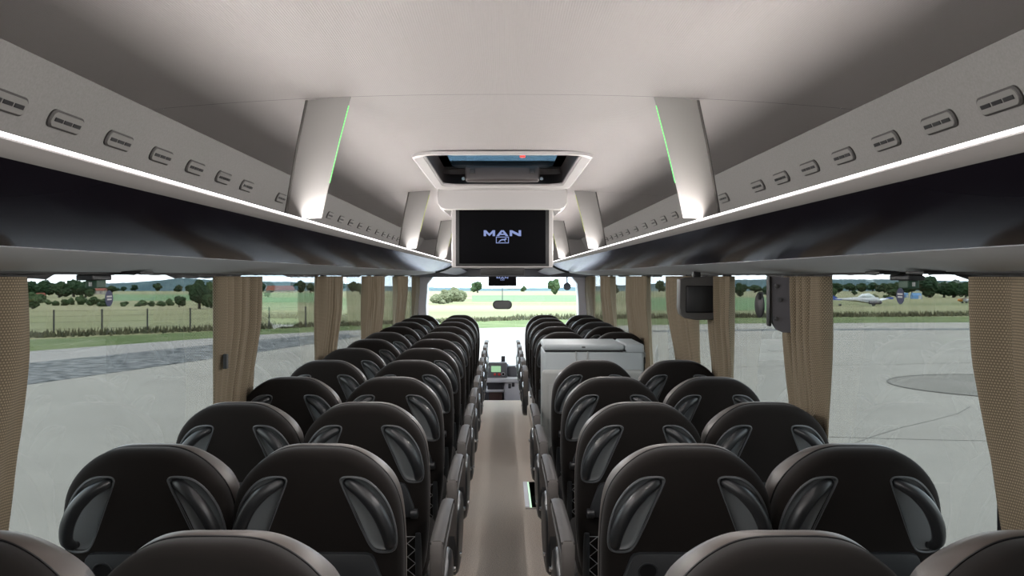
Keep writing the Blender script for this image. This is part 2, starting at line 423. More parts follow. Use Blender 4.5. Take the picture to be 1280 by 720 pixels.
BACK = build_back_mesh()
def part(name, me_or_bm, m, parent, smooth=True):
    if isinstance(me_or_bm, bpy.types.Mesh):
        o = bpy.data.objects.new(name, me_or_bm); C.objects.link(o); o.parent = parent; return o
    return link(name, me_or_bm, m, parent, smooth)
CACHE = {}
def cached(key, fn, m, name, parent, smooth=True):
    if key in CACHE: return part(name, CACHE[key], m, parent)
    o = link(name, fn(), m, parent, smooth); CACHE[key] = o.data; return o
def make_seat(kind, s):
    """s=+1: seat right of the aisle, its armrest on -x"""
    t = empty('coach_seat', (0,0,0))
    part('backrest', BACK, M['fabric'], t)
    tr = cached('trim', build_trim, M['leather'], 'backrest_cushion', t); tr['label'] = 'taupe leather front cushion and rim'
    cached('seam', build_seam, M['black'], 'piping', tr)
    for q in (1,-1):
        pn = cached('pan%d'%q, lambda: build_pan(q), M['pan'], 'handle_recess', t)
        cached('rim%d'%q, lambda: build_rim(q), M['bezel'], 'recess_rim', pn)
        br = cached('bar%d'%q, lambda: build_bar(q), M['plastic'], 'grab_handle', t)
    ty = cached('tray', build_tray, M['tray'], 'tray_table', t)
    cached('cup', build_cup, [M['tray'], M['black']], 'cup_holder', ty)
    cached('knobl', lambda: build_knob(-.184), M['plastic'], 'hinge', ty); cached('knobr', lambda: build_knob(.184), M['plastic'], 'hinge', ty)
    nf = cached('netf', build_netframe, M['tray'], 'net_frame', t)
    cached('net', build_net, M['net'], 'magazine_net', nf, False)
    cached('cush', build_cushion, M['fabric'], 'seat_cushion', t)
    cached('legs', build_legs, M['steel'], 'seat_base', t)
    xo = -s*(.303 if kind == 'aisle' else .2295)
    a = link('armrest', build_armpad(xo, .0 if kind=='aisle' else .16), M['arm'], t, True)
    link('armrest_shell', build_armshell(xo), M['armlight'], a, True)
    if kind == 'aisle':
        sp = link('side_panel', build_sidepanel(-s*.315, s), M['plastic'], t, True)
        for yy, zz in ((.74,.57),(.40,.48)):
            bm = bmesh.new(); tube(bm, [(-s*.325, yy, zz), (-s*.338, yy, zz), (-s*.340, yy, zz)], [.009,.009,.006], 10); link('recline_button', bm, M['chrome'], sp, True)
    return t
protos = {}
def place(kind, s, row):
    k = (kind, s)
    d = 1.48 + .78*row
    if k not in protos: o = protos[k] = make_seat(kind, s)
    else: o = copy_tree(protos[k])
    o.location = (s*(.503 if kind == 'aisle' else .962), d if row else 1.42, 0)
    if row == 0: o.scale = (1,1,1.009)
    else: o.scale = (1,1,1)
    side = 'left' if s < 0 else 'right'
    rr = row if (s < 0 or row < 5) else row
    if s < 0:
        where = '%s row from the camera' % ORD[row]
    elif row < 5:
        where = '%s row behind the grey refrigerator' % ORD[4-row] if row else 'nearest row, cropped by the frame'
    else:
        where = '%s row beyond the grey refrigerator' % ORD[row-7]
    if s < 0 and row == 0: where = 'nearest row, cropped by the frame'
    desc = {'aisle':'aisle-side','window':'window-side'}[kind]
    tag(o, 'dark brown %s coach seat %s of the aisle, %s' % (desc, side, where), 'seat', '%s seats %s of the aisle' % (desc, side))
for row in range(12):
    for kind in ('aisle','window'):
        place(kind, -1, row)
        if row not in (5, 6): place(kind, 1, row)

# ------------------------------------------------------------------ shell
Y0, Y1 = -1.4, 11.0; YF = 12.0
bm = bmesh.new(); box(bm, -.30, .30, Y0, 5.9, -.1, 0); box(bm, -.30, .16, 5.9, 6.62, -.1, 0); box(bm, -.30, .30, 6.62, Y1, -.1, 0); struct('floor', bm, M['carpet'])
bm = bmesh.new(); box(bm, -1.25, -.30, Y0, Y1, -.1, .115); box(bm, .30, 1.25, Y0, 5.88, -.1, .115); box(bm, .30, 1.25, 6.62, Y1, -.1, .115)
struct('floor', bm, M['carpet'])
# centre door stairwell
bm = bmesh.new(); box(bm, .16, 1.2, 5.88, 6.64, -.75, -.70); box(bm, .70, 1.2, 5.88, 6.64, -.70, -.45); box(bm,.14,.16,5.88,6.64,-.75,-.004); box(bm,.16,1.2,5.86,5.88,-.75,.0); box(bm,.16,1.2,6.62,6.64,-.75,.0)
struct('trim_1', bm, M['black'])
t = empty('step_edge_light', (.17,6.26,0), 'lit green and white edge strip of the stairwell beside the aisle', 'light')
bm = bmesh.new(); box(bm, -.012, .022, -.36, .36, -.008, .006, .003); link('edge_strip', bm, M['white'], t)
bm = bmesh.new(); box(bm, .022, .034, -.36, .36, -.006, .004, .002); link('light_strip', bm, M['lime'], t)
# lower driver floor
bm = bmesh.new(); box(bm, -1.25, 1.25, Y1, 12.6, -.45, -.40); box(bm, -1.25, 1.25, Y1-.02, Y1, -.45, -.0); struct('floor', bm, M['dash'])
# side walls below the windows, pillars
PL = [2.05, 3.82, 5.85, 7.85, 9.8, 11.7]
PR = [2.05, 3.32, 4.66, 5.70, 7.40, 9.6, 11.6]
SILL = .80; WT = 1.612
for s, nm, P in ((-1,'left',PL),(1,'right',PR)):
    bm = bmesh.new()
    if s < 0: box(bm, -1.28, -1.21, Y0, YF, -.45, SILL)
    else:
        box(bm, 1.21, 1.28, Y0, YF, -.45, SILL)
    box(bm, *(sorted((s*1.21,s*1.28))), Y0, YF, WT+.01, 2.2)
    struct('wall_'+nm, bm, M['sidewall'])
    bm = bmesh.new()
    for y in P: box(bm, *(sorted((s*1.214, s*1.24))), y-.045, y+.045, SILL-.0, WT+.01)
    box(bm, *(sorted((s*1.20, s*1.235))), Y0, YF, SILL-.02, SILL+.012)
    struct('trim_2' if s<0 else 'trim_3', bm, M['black'])
    ys = [Y0] + P + [YF]
    for i in range(len(ys)-1):
        bm = bmesh.new(); a = ys[i]+(.045 if i else 0); b = ys[i+1]-(.045 if i < len(ys)-2 else 0)
        box(bm, *(sorted((s*1.226, s*1.232))), a, b, SILL+.012, WT+.01)
        struct('window_%d' % (i+1 + (0 if s<0 else 7)), bm, M['glass_side'])
bm = bmesh.new(); box(bm, -1.28, 1.28, Y0-.06, Y0, -.1, 2.3); struct('wall_back', bm, M['sidefab'])

# sloping fabric panels with the vents
PA = (1.0, 2.074); PB = (1.15, 1.78)
for s, nm in ((-1,'left'),(1,'right')):
    bm = bmesh.new(); prism_y(bm, [(s*PA[0],PA[1]),(s*PB[0],PB[1]),(s*(PB[0]+.02),PB[1]),(s*(PA[0]+.02),PA[1])], Y0, 10.9)
    struct('trim_4' if s<0 else 'trim_5', bm, M['sidefab'])
# ceiling panels
STY = [2.43, 5.11, 7.80, 10.50]
def ceil_z(x): return 2.074 + .043*(1-min(1,abs(x)/1.0)**2.2) if abs(x) <= 1.0 else 2.074
HX, HY0, HY1 = .335, 3.57, 4.87
def ceiling_panel(y0, y1, hole=False):
    bm = bmesh.new()
    xs = [-1.0+.05*i for i in range(41)]
    if hole: xs = sorted(set([round(x,4) for x in xs if abs(abs(x)-HX)>.03] + [-HX, HX]))
    ys = [y0, y1] if not hole else [y0, HY0, HY1, y1]
    V = {}
    for j, y in enumerate(ys):
        for i, x in enumerate(xs): V[i,j] = bm.verts.new((x, y, ceil_z(x)))
    for j in range(len(ys)-1):
        for i in range(len(xs)-1):
            if hole and j == 1 and xs[i] >= -HX-1e-4 and xs[i+1] <= HX+1e-4: continue
            bm.faces.new((V[i,j],V[i+1,j],V[i+1,j+1],V[i,j+1]))
    bmesh.ops.solidify(bm, geom=bm.faces[:], thickness=-.012)
    return bm
edges = [Y0] + STY + [11.2]
for i in range(len(edges)-1):
    bm = ceiling_panel(edges[i]+.0015, edges[i+1]-.0015, hole=(i==1)); o = struct('ceiling', bm, M['ceil'], smooth=True)
# outer roof skin
bm = bmesh.new()
for (x0,x1,y0,y1) in ((-1.25,-HX-.02,Y0,12.3),(HX+.02,1.25,Y0,12.3),(-HX-.02,HX+.02,Y0,HY0-.02),(-HX-.02,HX+.02,HY1+.02,12.3)): box(bm, x0, x1, y0, y1, 2.22, 2.26)
struct('ceiling', bm, M['black'])

# struts
for i, y in enumerate(STY):
    for s in (-1, 1):
        side = 'left' if s < 0 else 'right'
        t = empty('rack_strut', (s*.57, y, 1.765), 'pale grey slanted strut from %s luggage rack to ceiling, %s from the camera' % (side, ORD[i]), 'strut', 'struts above the luggage racks')
        bm = bmesh.new()
        lv = [(0,.515,.622),(.10,.493,.605),(.22,.465,.584),(.32,.439,.563),(.356,.428,.556)]
        rings = []
        for z, xi, xo in lv:
            a = s*xi - s*.57; b = s*xo - s*.57
            rings.append([(a,.0,z),(a,.006,z),( a+(b-a)*.5,.016,z),(b,.030,z),(b,.024,z-.0),(a+(b-a)*.5,.002,z)])
        rings = [[(x, yy-.0, z if z else -.0) for x, yy, z in r] for r in rings]
        loft(bm, rings); link('strut_blade', bm, M['strut'], t, True)
        bm = bmesh.new(); pts = [(s*(xo+.0035)-s*.57, .024, z) for z, xi, xo in lv]; tube(bm, pts, .0042, 6); link('dark_edge', bm, M['strutdark'], t, True)
        bm = bmesh.new(); pts = [(s*(xi-.0015)-s*.57, .000, z) for z, xi, xo in [lv[1],lv[2],lv[3]]]; pts = [pts[0],pts[1],pts[2]]
        tube(bm, pts, .0014, 6); link('edge_light', bm, M['greenled'] if i == 0 else M['yellowled'], t, True)

# luggage racks
def bulge(n=10):
    out = []
    for k in range(n+1):
        u = k/n; x = .600+(.86-.60)*u; z = 1.743+(1.652-1.743)*u; out.append((x, z - .012*math.sin(PI*u)))
    return out
for s, nm in ((-1,'left'),(1,'right')):
    t = empty('luggage_rack', (0, 4.5, 1.6), 'long overhead luggage rack with dark glossy fascia along the %s side' % nm, 'luggage rack')
    def P(prof, y0, y1, name, m, par=t, smooth=True):
        bm = bmesh.new(); prism_y(bm, [(s*x, z-1.6) for x, z in prof], y0-4.5, y1-4.5); return link(name, bm, m, par, smooth)
    b = bulge(); yb, ye = Y0+.01, 10.55
    P(b + [(x+.004,z+.012) for x,z in reversed(b)], yb, ye, 'fascia_panel', M['fascia'])
    P([(.571,1.757),(.582,1.750),(.592,1.745),(.6005,1.7425),(.604,1.755),(.590,1.766),(.574,1.7655)], yb, 10.75, 'lip_trim', M['lip'])
    P([(.5695,1.7645),(.5705,1.7600),(.573,1.7600),(.573,1.7645)], yb, 10.75, 'light_strip', M['led'])
    P([(.861,1.651),(.93,1.638),(1.05,1.622),(1.215,1.607),(1.215,1.625),(.93,1.652),(.866,1.664)], yb, 11.6, 'underside_panel', M['under'])
    P([(.590,1.768),(.604,1.756),(.90,1.745),(1.16,1.745),(1.16,1.776),(.90,1.772)], yb, 10.75, 'shelf', M['lip'])
    # front end cap beyond the dark gap
    bm = bmesh.new()
    r0 = [(s*x, 10.58-4.5+.5*(i/10), z-1.6) for i,(x,z) in enumerate(b)]; r1 = [(s*(x*.62+.10), 11.55-4.5, 1.612+(z-1.652)*.5-1.6) for x,z in b]
    vr = loft(bm, [r0, r1], close=False, cap=False); bmesh.ops.solidify(bm, geom=bm.faces[:], thickness=.012)
    link('front_end_panel', bm, M['white'], t, True)
    bm = bmesh.new(); r0 = [(s*(x-.004), 10.54-4.5+.5*(i/10), z-1.6-.004) for i,(x,z) in enumerate(b)]
    tube(bm, r0, .014, 6); link('end_gasket', bm, M['gasket'], t, True)
    # curtain rail
    tr = empty('curtain_rail', (s*1.185, 4.5, 1.60), 'dark curtain rail under the %s luggage rack above the windows' % nm, 'curtain rail')
    bm = bmesh.new(); box(bm, -.014, .014, Y0-4.5, 11.6-4.5, .004, .022, .003); link('rail', bm, M['gasket'], tr)
    bm = bmesh.new(); n = 260; top = []; bot = []
    for k in range(n):
        y = Y0+.1 + (11.4-Y0)*k/n; a = .012*math.sin(k*1.7)+.004*math.sin(k*.63); dz = -.006+.004*math.sin(k*.9)**2+ (.012 if math.sin(k*.19+2.1) > .1 else 0)
        top.append((a, y-4.5, .010)); bot.append((a*.8, y-4.5, .0-dz))
    loft(bm, [top, bot], close=False, cap=False); bmesh.ops.solidify(bm, geom=bm.faces[:], thickness=.004); link('gathered_hem', bm, M['black'], tr, True)

# air vents
VY_ = [1.805,2.055,2.34,2.63,2.92,3.215,3.51,4.05,4.43,4.84,5.2,5.56,5.92,6.3,6.72,7.17,7.56,7.9,8.25,8.6,8.95,9.3,9.65]
dirv = Vector((PB[0]-PA[0], 0, PB[1]-PA[1])).normalized()
tt = .352
vprot = {}
for s in (-1, 1):
    px = PA[0]+(PB[0]-PA[0])*tt; pz = PA[1]+(PB[1]-PA[1])*tt
    for i, y in enumerate(VY_):
        if s not in vprot:
            t = empty('air_vent', (0,0,0))
            # local: plane of the vent = y and local z, facing -x (inwards); rotated by slope
            def rr(o, hl, hh, r, xx):
                return [(xx, a, b_) for a, b_ in rrect(-hl, hl, -hh, hh, r, 6)]
            bm = bmesh.new(); loft(bm, [rr(0,.077,.0225,.019,.001), rr(0,.077,.0225,.019,-.004*1), rr(0,.074,.0195,.017,-.006)]); link('vent_plate', bm, M['ventrim'], t, True)
            bm = bmesh.new(); loft(bm, [rr(0,.072,.0185,.016,-.0055), rr(0,.071,.0175,.015,-.008)]); link('vent_face', bm, M['vent'], t, True)
            for k in (-1,0,1):
                bm = bmesh.new(); box(bm, -.0095, -.0078, k*.042-.018, k*.042+.018, -.0048, .0048, .0008); link('vent_slot', bm, M['black'], t)
            vprot[s] = t; o = t
        else: o = copy_tree(vprot[s])
        o.location = (s*px, y, pz)
        ang = math.atan2(dirv.x, -dirv.z)   # tilt of the panel from vertical
        o.rotation_euler = (0, (-ang if s > 0 else ang + PI) , 0)
        side = 'left' if s < 0 else 'right'
        tag(o, 'rounded grey three-slot air vent in the %s fabric panel, %s from the camera' % (side, ORD[i]), 'air vent', 'air vents above the %s luggage rack' % side)

# roof hatch
def rr3(hx, y0, y1, r, z, n=6): return [(x, y, z) for x, y in rrect(-hx, hx, y0, y1, r, n)]
t = empty('roof_hatch', (0, 0, 0), 'tinted glass roof hatch with pale rounded frame in the middle of the ceiling', 'roof hatch'); t.location = (0,4.2,2.11)
def hb(fn, name, m, par=t, smooth=True):
    bm = bmesh.new(); fn(bm); bmesh.ops.translate(bm, verts=bm.verts[:], vec=(0,-4.2,-2.11)); return link(name, bm, m, par, smooth)
def frame_fn(bm):
    loft(bm, [rr3(.385,3.50,4.97,.13,2.112), rr3(.383,3.502,4.965,.13,2.100), rr3(.375,3.51,4.955,.125,2.096), rr3(.34,3.56,4.885,.10,2.108), rr3(.333,3.568,4.872,.09,2.125)], cap=False)
hb(frame_fn, 'hatch_frame', M['frame'])
def well_fn(bm):
    loft(bm, [rr3(.333,3.568,4.872,.09,2.12), rr3(.345,3.55,4.96,.09,2.19), rr3(.335,3.57,4.95,.09,2.225)], cap=False)
    bmesh.ops.solidify(bm, geom=bm.faces[:], thickness=.004)
hb(well_fn, 'hatch_well', M['hatch'])
def frit(bm):
    a = rr3(.40,3.50,5.02,.09,2.225); b = rr3(.285,3.62,4.90,.06,2.225)
    vr = loft(bm, [a, b], cap=False); bmesh.ops.solidify(bm, geom=bm.faces[:], thickness=.006)
hb(frit, 'glass_border', M['gasket'])
def gl(bm): loft(bm, [rr3(.41,3.49,5.03,.09,2.236), rr3(.41,3.49,5.03,.09,2.242)])
hb(gl, 'hatch_glass', M['glass_roof'])
def hbx(bm): box(bm, -.205,.205,4.70,4.80,2.125,2.205,.012,3)
h = hb(hbx, 'hatch_handle', M['hatch'])
for q in (-1,1):
    hb(lambda bm: box(bm, q*.165-.014, q*.165+.014, 4.69,4.705,2.165,2.19,.003), 'handle_clip', M['black'], h)
    hb(lambda bm: tube(bm, [(q*.215,4.70,2.135),(q*.215,4.69,2.135)], .009, 10), 'handle_screw', M['chrome'], h)
hb(lambda bm: tube(bm, [(.085,3.60,2.108),(.085,3.60,2.10)], .012, 12), 'red_button', M['red'])

# monitors
def letters(bm, W, H, y, zc, flip=1):
    """M A N in wide capitals, spanning W, height H"""
    def q(pts):
        vs = [bm.verts.new((x, y, z)) for x, z in pts]; bm.faces.new(vs)
    u = W/46.0; z0 = zc-H/2
    def S(x, z): return ((x-23)*u, z0+z*H)
    # M 0-14
    q([S(0,0),S(3,0),S(3,1),S(0,1)]); q([S(3,1),S(3,.52),S(7,.0),S(7,.42)]); q([S(7,.42),S(7,0),S(11,.52),S(11,1)]); q([S(11,0),S(14,0),S(14,1),S(11,1)])
    # A 16-30
    q([S(15.5,0),S(19,0),S(23,.78),S(21.3,1)]); q([S(30.5,0),S(27,0),S(23,.78),S(24.7,1)]); q([S(21.3,1),S(23,.78),S(24.7,1)]); q([S(19.3,.2),S(26.7,.2),S(25.6,.42),S(20.4,.42)])
    # N 32-46
    q([S(32,0),S(35,0),S(35,1),S(32,1)]); q([S(35,1),S(35,.55),S(43,0),S(43,.45)]); q([S(43,0),S(46,0),S(46,1),S(43,1)])
def emblem(bm, W, H, y, zc):
    x0, x1, z0, z1 = -W/2, W/2, zc-H/2, zc+H/2; w = H*.11
    def q(pts):
        vs = [bm.verts.new((x, y, z)) for x, z in pts]; bm.faces.new(vs)
    q([(x0,z0),(x1,z0),(x1,z0+w),(x0,z0+w)]); q([(x0,z1-w),(x1,z1-w),(x1,z1),(x0,z1)]); q([(x0,z0+w),(x0+w,z0+w),(x0+w,z1-w),(x0,z1-w)]); q([(x1-w,z0+w),(x1,z0+w),(x1,z1-w),(x1-w,z1-w)])
    def S(a, b): return (x0+W*a, z0+H*b)
    # striding lion
    q([S(.18,.20),S(.28,.20),S(.44,.44),S(.34,.52)]); q([S(.34,.52),S(.44,.44),S(.64,.46),S(.70,.64),S(.46,.64)]); q([S(.64,.48),S(.68,.74),S(.78,.80),S(.84,.66),S(.76,.50)]); q([S(.64,.48),S(.70,.48),S(.76,.24),S(.70,.22)])
t = empty('ceiling_monitor', (0,5.0,2.11), 'large black screen showing a white and blue logo, hanging from a ceiling housing', 'monitor')
def mb(fn, name, m, par=t, smooth=True, off=(0,5.0,2.11)):
    bm = bmesh.new(); fn(bm); bmesh.ops.translate(bm, verts=bm.verts[:], vec=tuple(-v for v in off)); return link(name, bm, m, par, smooth, recalc=(name!='logo'))
def hous(bm):
    pr = [(-.372,2.112),(-.378,2.08),(-.376,2.02),(-.362,1.995),(-.335,1.985),(.335,1.985),(.362,1.995),(.376,2.02),(.378,2.08),(.372,2.112)]
    rings = [[(x*k, y, 2.05+(z-2.05)*k2) for x, z in pr] for y, k, k2 in ((4.948,.985,.93),(4.953,.995,.98),(4.962,1,1),(5.32,1,1),(5.36,.9,.9))]
    loft(bm, rings)
mb(hous, 'ceiling_housing', M['frame'])
def scr(bm): loft(bm, [[(x, y, z) for x, z in rrect(-w, w, 1.647+e, 2.002-e, .012)] for y, w, e in ((5.06,.29,.004),(5.055,.296,0),(4.985,.296,0),(4.980,.292,.004))])
cs = mb(scr, 'screen_case', M['bezelsil'])
mb(lambda bm: box(bm, -.272,.272,4.9755,4.981,1.657,1.996,.003), 'screen_bezel', M['gasket'], cs)
sc = mb(lambda bm: box(bm, -.252,.252,4.9740,4.976,1.672,1.990,.001), 'screen', M['screen'])
LZ = 1.6+(345-291.5)*4.975/F; EZ = 1.6+(345-300)*4.975/F
mb(lambda bm: (letters(bm, .218, .034, 4.9732, LZ), emblem(bm, .075, .038, 4.9732, EZ)), 'logo', M['logo'], sc, False)
for q in (-1,1):
    mb(lambda bm: loft(bm, [[(q*x,y,z) for x,y,z in ((.30,5.0,1.985),(.345,5.0,1.985),(.31,5.0,1.955))],[(q*x,y,z) for x,y,z in ((.30,5.1,1.985),(.345,5.1,1.985),(.31,5.1,1.955))]]), 'hinge_cover', M['vent'], cs)
# front monitor
t = empty('front_monitor', (0,10.6,1.66), 'small black screen with logo hanging above the windshield', 'monitor')
off = (0,10.6,1.66)
mb(lambda bm: box(bm, -.27,.27,10.55,10.85,1.60+.01,1.72,.01), 'mount_box', M['gasket'], t, True, off)
mb(lambda bm: box(bm, -.178,.178,10.58,10.64,1.475,1.60,.006), 'screen_case', M['plastic'], t, True, off)
s2 = mb(lambda bm: box(bm, -.165,.165,10.576,10.581,1.485,1.592,.001), 'screen', M['screen'], t, True, off)
mb(lambda bm: (letters(bm, .145, .022, 10.5745, 1.580), emblem(bm, .05, .022, 10.5745, 1.556)), 'logo', M['logo'], s2, False, off)

# side monitor at the centre door and bracket plate
t = empty('side_monitor', (1.0,4.62,1.5), 'dark fold-down monitor with grey casing hanging between curtains on the right', 'monitor'); off = (1.0,4.62,1.5)
def sm(bm):
    pr = [(.955,1.582),(.99,1.592),(1.14,1.598),(1.14,1.365),(1.05,1.362),(.99,1.372),(.960,1.395),(.953,1.43)]
    loft(bm, [[(1.05+(x-1.05)*k, y, 1.48+(z-1.48)*k) for x, z in pr] for y, k in ((4.68,.94),(4.67,1),(4.60,1),(4.592,.97))])
c_ = mb(sm, 'monitor_case', M['tray2'], t, True, off)
mb(lambda bm: box(bm, .985,1.135,4.586,4.595,1.402,1.548,.006), 'screen_frame', M['black'], t, True, off)
mb(lambda bm: box(bm, .992,1.13,4.583,4.588,1.410,1.540,.003), 'screen', M['plastic'], t, True, off)
mb(lambda bm: box(bm, 1.03,1.07,4.60,4.64,1.59,1.625,.006), 'ceiling_arm', M['black'], c_, True, off)
t = empty('screwed_plate', (1.13,3.40,1.5), 'dark grey rounded plate with three screws beside the right window curtain', 'plate'); off = (1.13,3.40,1.5)
def plate(bm):
    pr = [(1.068,1.595),(1.072,1.46),(1.078,1.41),(1.095,1.385),(1.12,1.375),(1.165,1.375),(1.165,1.595)]
    loft(bm, [[(x,3.420,z) for x,z in pr],[(x,3.40,z) for x,z in pr]])
mb(plate, 'plate', M['vent'] if False else M['dash'], t, True, off)
mb(lambda bm: box(bm, 1.060,1.069,3.39,3.43,1.40,1.598,.003), 'dark_edge', M['black'], t, True, off)
for xx, zz in ((1.09,1.56),(1.105,1.505),(1.09,1.43)):
    mb(lambda bm: tube(bm, [(xx,3.402,zz),(xx,3.392,zz),(xx,3.390,zz)], [.009,.009,.004], 10), 'screw', M['bezel'], t, True, off)

# curtains
def curtain(s, top, bot, zb, pleats, label, waist=None, seed=1, xin=1.165):
    top = tuple(q*1.045 for q in top); bot = tuple(q*1.045 for q in bot)
    rr_ = random.Random(seed); bm = bmesh.new(); uvl = bm.loops.layers.uv.new('UVMap')
    nU, nV = 90, 26; ph = [rr_.uniform(0,6.28) for _ in range(4)]; V = []
    y0 = (top[0]+top[1])/2
    W = (top[1]-top[0])
    for j in range(nV+1):
        v = j/nV; z = 1.598+(zb-1.598)*v; row = []
        e = v*v if waist is None else (math.sin(min(1, v/waist)*PI/2)**2)
        e = v**1.8
        a = top[0]+(bot[0]-top[0])*e; b = top[1]+(bot[1]-top[1])*e
        for i in range(nU+1):
            u = i/nU
            w = math.sin(2*PI*pleats*u+ph[0]+.8*math.sin(2.2*v+ph[1])+1.1*math.sin(2*PI*u+ph[3]))
            w2 = math.sin(2*PI*pleats*2.3*u+ph[2]+1.5*v)
            amp = .030-.016*max(0,min(1,(v-.25)/.3)); x = xin + .008*max(0,min(1,(v-.25)/.3)) + amp*(abs(w)**.7*(1 if w>0 else -1)) + .006*w2
            y = a+(b-a)*u + .25*W/pleats*.5*math.cos(2*PI*pleats*u+ph[0])
            row.append((s*x, y, z))
        V.append(row)
    VV = [[bm.verts.new((p[0], p[1]-y0, p[2]-1.6)) for p in row] for row in V]
    fw = W*2.2
    for j in range(nV):
        for i in range(nU):
            f = bm.faces.new((VV[j][i],VV[j][i+1],VV[j+1][i+1],VV[j+1][i]))
            for l, (uu, vv) in zip(f.loops, ((i/nU*fw,V[j][i][2]),((i+1)/nU*fw,V[j][i][2]),((i+1)/nU*fw,V[j+1][i][2]),(i/nU*fw,V[j+1][i][2]))): l[uvl].uv = (uu, vv)
    o = link('curtain', bm, M['curtain'], smooth='all'); md = o.modifiers.new('thick','SOLIDIFY'); md.thickness = .004
    o.location = (0, y0, 1.6)
    tag(o, label, 'curtain', 'beige pleated window curtains')
    return o
def CL(px): return 1.115*F/(VX-px)
def CR(px): return 1.115*F/(px-VX)
curtain(-1, (1.25,1.985), (1.25,1.86), .80, 5, 'brown pleated curtain cut by the left edge of the photo', seed=3)
curtain(-1, (3.33,3.93), (3.31,3.66), .72, 6, 'beige pleated curtain at left between the first and second clear windows', seed=5)
curtain(-1, (5.20,5.86), (5.15,5.60), .72, 6, 'beige pleated left curtain, third from the camera', seed=8)
curtain(-1, (6.90,7.95), (6.90,7.70), .72, 8, 'beige pleated left curtain, fourth from the camera', seed=9)
curtain(-1, (8.80,9.80), (8.80,9.60), .72, 8, 'beige pleated left curtain, fifth from the camera', seed=10)
curtain(-1, (10.7,11.75), (10.7,11.7), .72, 8, 'beige pleated left curtain next to the windshield', seed=11)
curtain(1, (1.2,1.985), (1.2,1.83), .80, 5, 'brown pleated curtain cut by the right edge of the photo', seed=13)
curtain(1, (2.94,3.37), (3.02,3.22), .68, 5, 'beige pleated curtain at right beside the screwed plate', seed=16)
curtain(1, (4.12,4.58), (4.22,4.42), .72, 5, 'beige pleated right curtain in front of the side monitor', seed=17)
curtain(1, (4.98,5.72), (4.75,5.20), .72, 7, 'beige pleated right curtain behind the side monitor', seed=18)
curtain(1, (6.50,7.60), (6.3,7.2), .72, 7, 'beige pleated right curtain, third from the windshield', seed=19)
curtain(1, (8.55,9.5), (8.3,9.3), .72, 8, 'beige pleated right curtain, second from the windshield', seed=20)
curtain(1, (10.5,11.7), (10.4,11.6), .72, 8, 'beige pleated right curtain next to the windshield', seed=21)
bm = bmesh.new(); tube(bm, [(1.07,5.02,1.59),(1.068,5.0,1.45),(1.065,5.01,1.36)], .006, 6); tag(link('strap', bm, M['copperred'], smooth=True), 'thin red strap hanging beside the right curtain behind side monitor', 'strap')
bm = bmesh.new(); box(bm, -.012,.003,-.012,.012,-.03,.03,.002); o = link('curtain_clip', bm, M['black']); o.location = (-1.13,3.50,1.25); tag(o, 'small black clip on the edge of the left curtain', 'clip')

# window stickers, hammers, disc
def sticker(s, y, z, label):
    t = empty('window_sticker', (s*1.225, y*1.022, 1.6+(z-1.6)*1.022), label, 'sticker', 'blue round stickers on the side windows')
    bm = bmesh.new(); n = 28; loft(bm, [[(s*dx, .026*math.cos(2*PI*k/n), .025*math.sin(2*PI*k/n)) for k in range(n)] for dx in (0,-.0012)]); link('disc', bm, M['stickerb'], t)
    bm = bmesh.new()
    for zz, hw in ((.006,.017),(-.003,.015)): box(bm, *sorted((-s*.0014,-s*.0018)), -hw, hw, zz-.0025, zz+.0025)
    link('white_band', bm, M['stickerw'], t)
    return t
sticker(-1, 2.60, 1.6-28*2.6/F, 'small blue round sticker on the left window glass')
sticker(1, 2.57, 1.6-25*2.57/F, 'small blue round sticker on the right window glass')
for s, y, lab in ((-1,2.52,'small dark green box under the left luggage rack above the sticker'),(1,2.50,'small dark green box under the right luggage rack above the sticker')):
    t = empty('hammer_box', (s*1.195, y, 1.6), lab, 'box')
    bm = bmesh.new(); box(bm, -.022,.012,-.03,.03,-.036,-.012,.003); link('box_body', bm, M['green'], t)
    bm = bmesh.new(); box(bm, -.035,.015,-.06,.06,-.013,.004,.004); link('box_mount', bm, M['black'], t)
    bm = bmesh.new(); box(bm, -.010,-.002,-.034,-.029,-.030,-.018); link('box_label', bm, M['stickerw'], t)
for s, y, lab in ((-1,2.62,'tiny lit reading lamp under the left luggage rack'),(1,2.52,'tiny lit reading lamp under the right rack, left of the brighter one'),(1,2.26,'tiny lit reading lamp under the right rack, nearest the right curtain')):
    t = empty('reading_lamp', (s*1.12, y, 1.606), lab, 'lamp', 'tiny reading lamps under the racks')
    bm = bmesh.new(); box(bm, -.03,.03,-.05,.05,-.002,.008,.003); link('lamp_plate', bm, M['black'], t)
    bm = bmesh.new(); tube(bm, [(0,0,.0),(0,0,-.004),(0,0,-.006)], [.007,.006,.003], 12); link('bulb', bm, M['bulb'], t, True)
t = empty('window_disc', (1.212, 4.03, 1.463), 'black oval disc on the right window between the curtains', 'disc')
bm = bmesh.new(); n = 28; loft(bm, [[(dx, (.066+0)*k2*math.cos(2*PI*k/n), .060*k2*math.sin(2*PI*k/n)) for k in range(n)] for dx, k2 in ((.006,1),(.0,1),(-.004,.9))]); link('disc', bm, M['black'], t, True)
bm = bmesh.new(); tube(bm, [(-.003,-.035,.03),(-.006,-.045,.06)], .012, 8); link('knob', bm, M['plastic'], t, True)

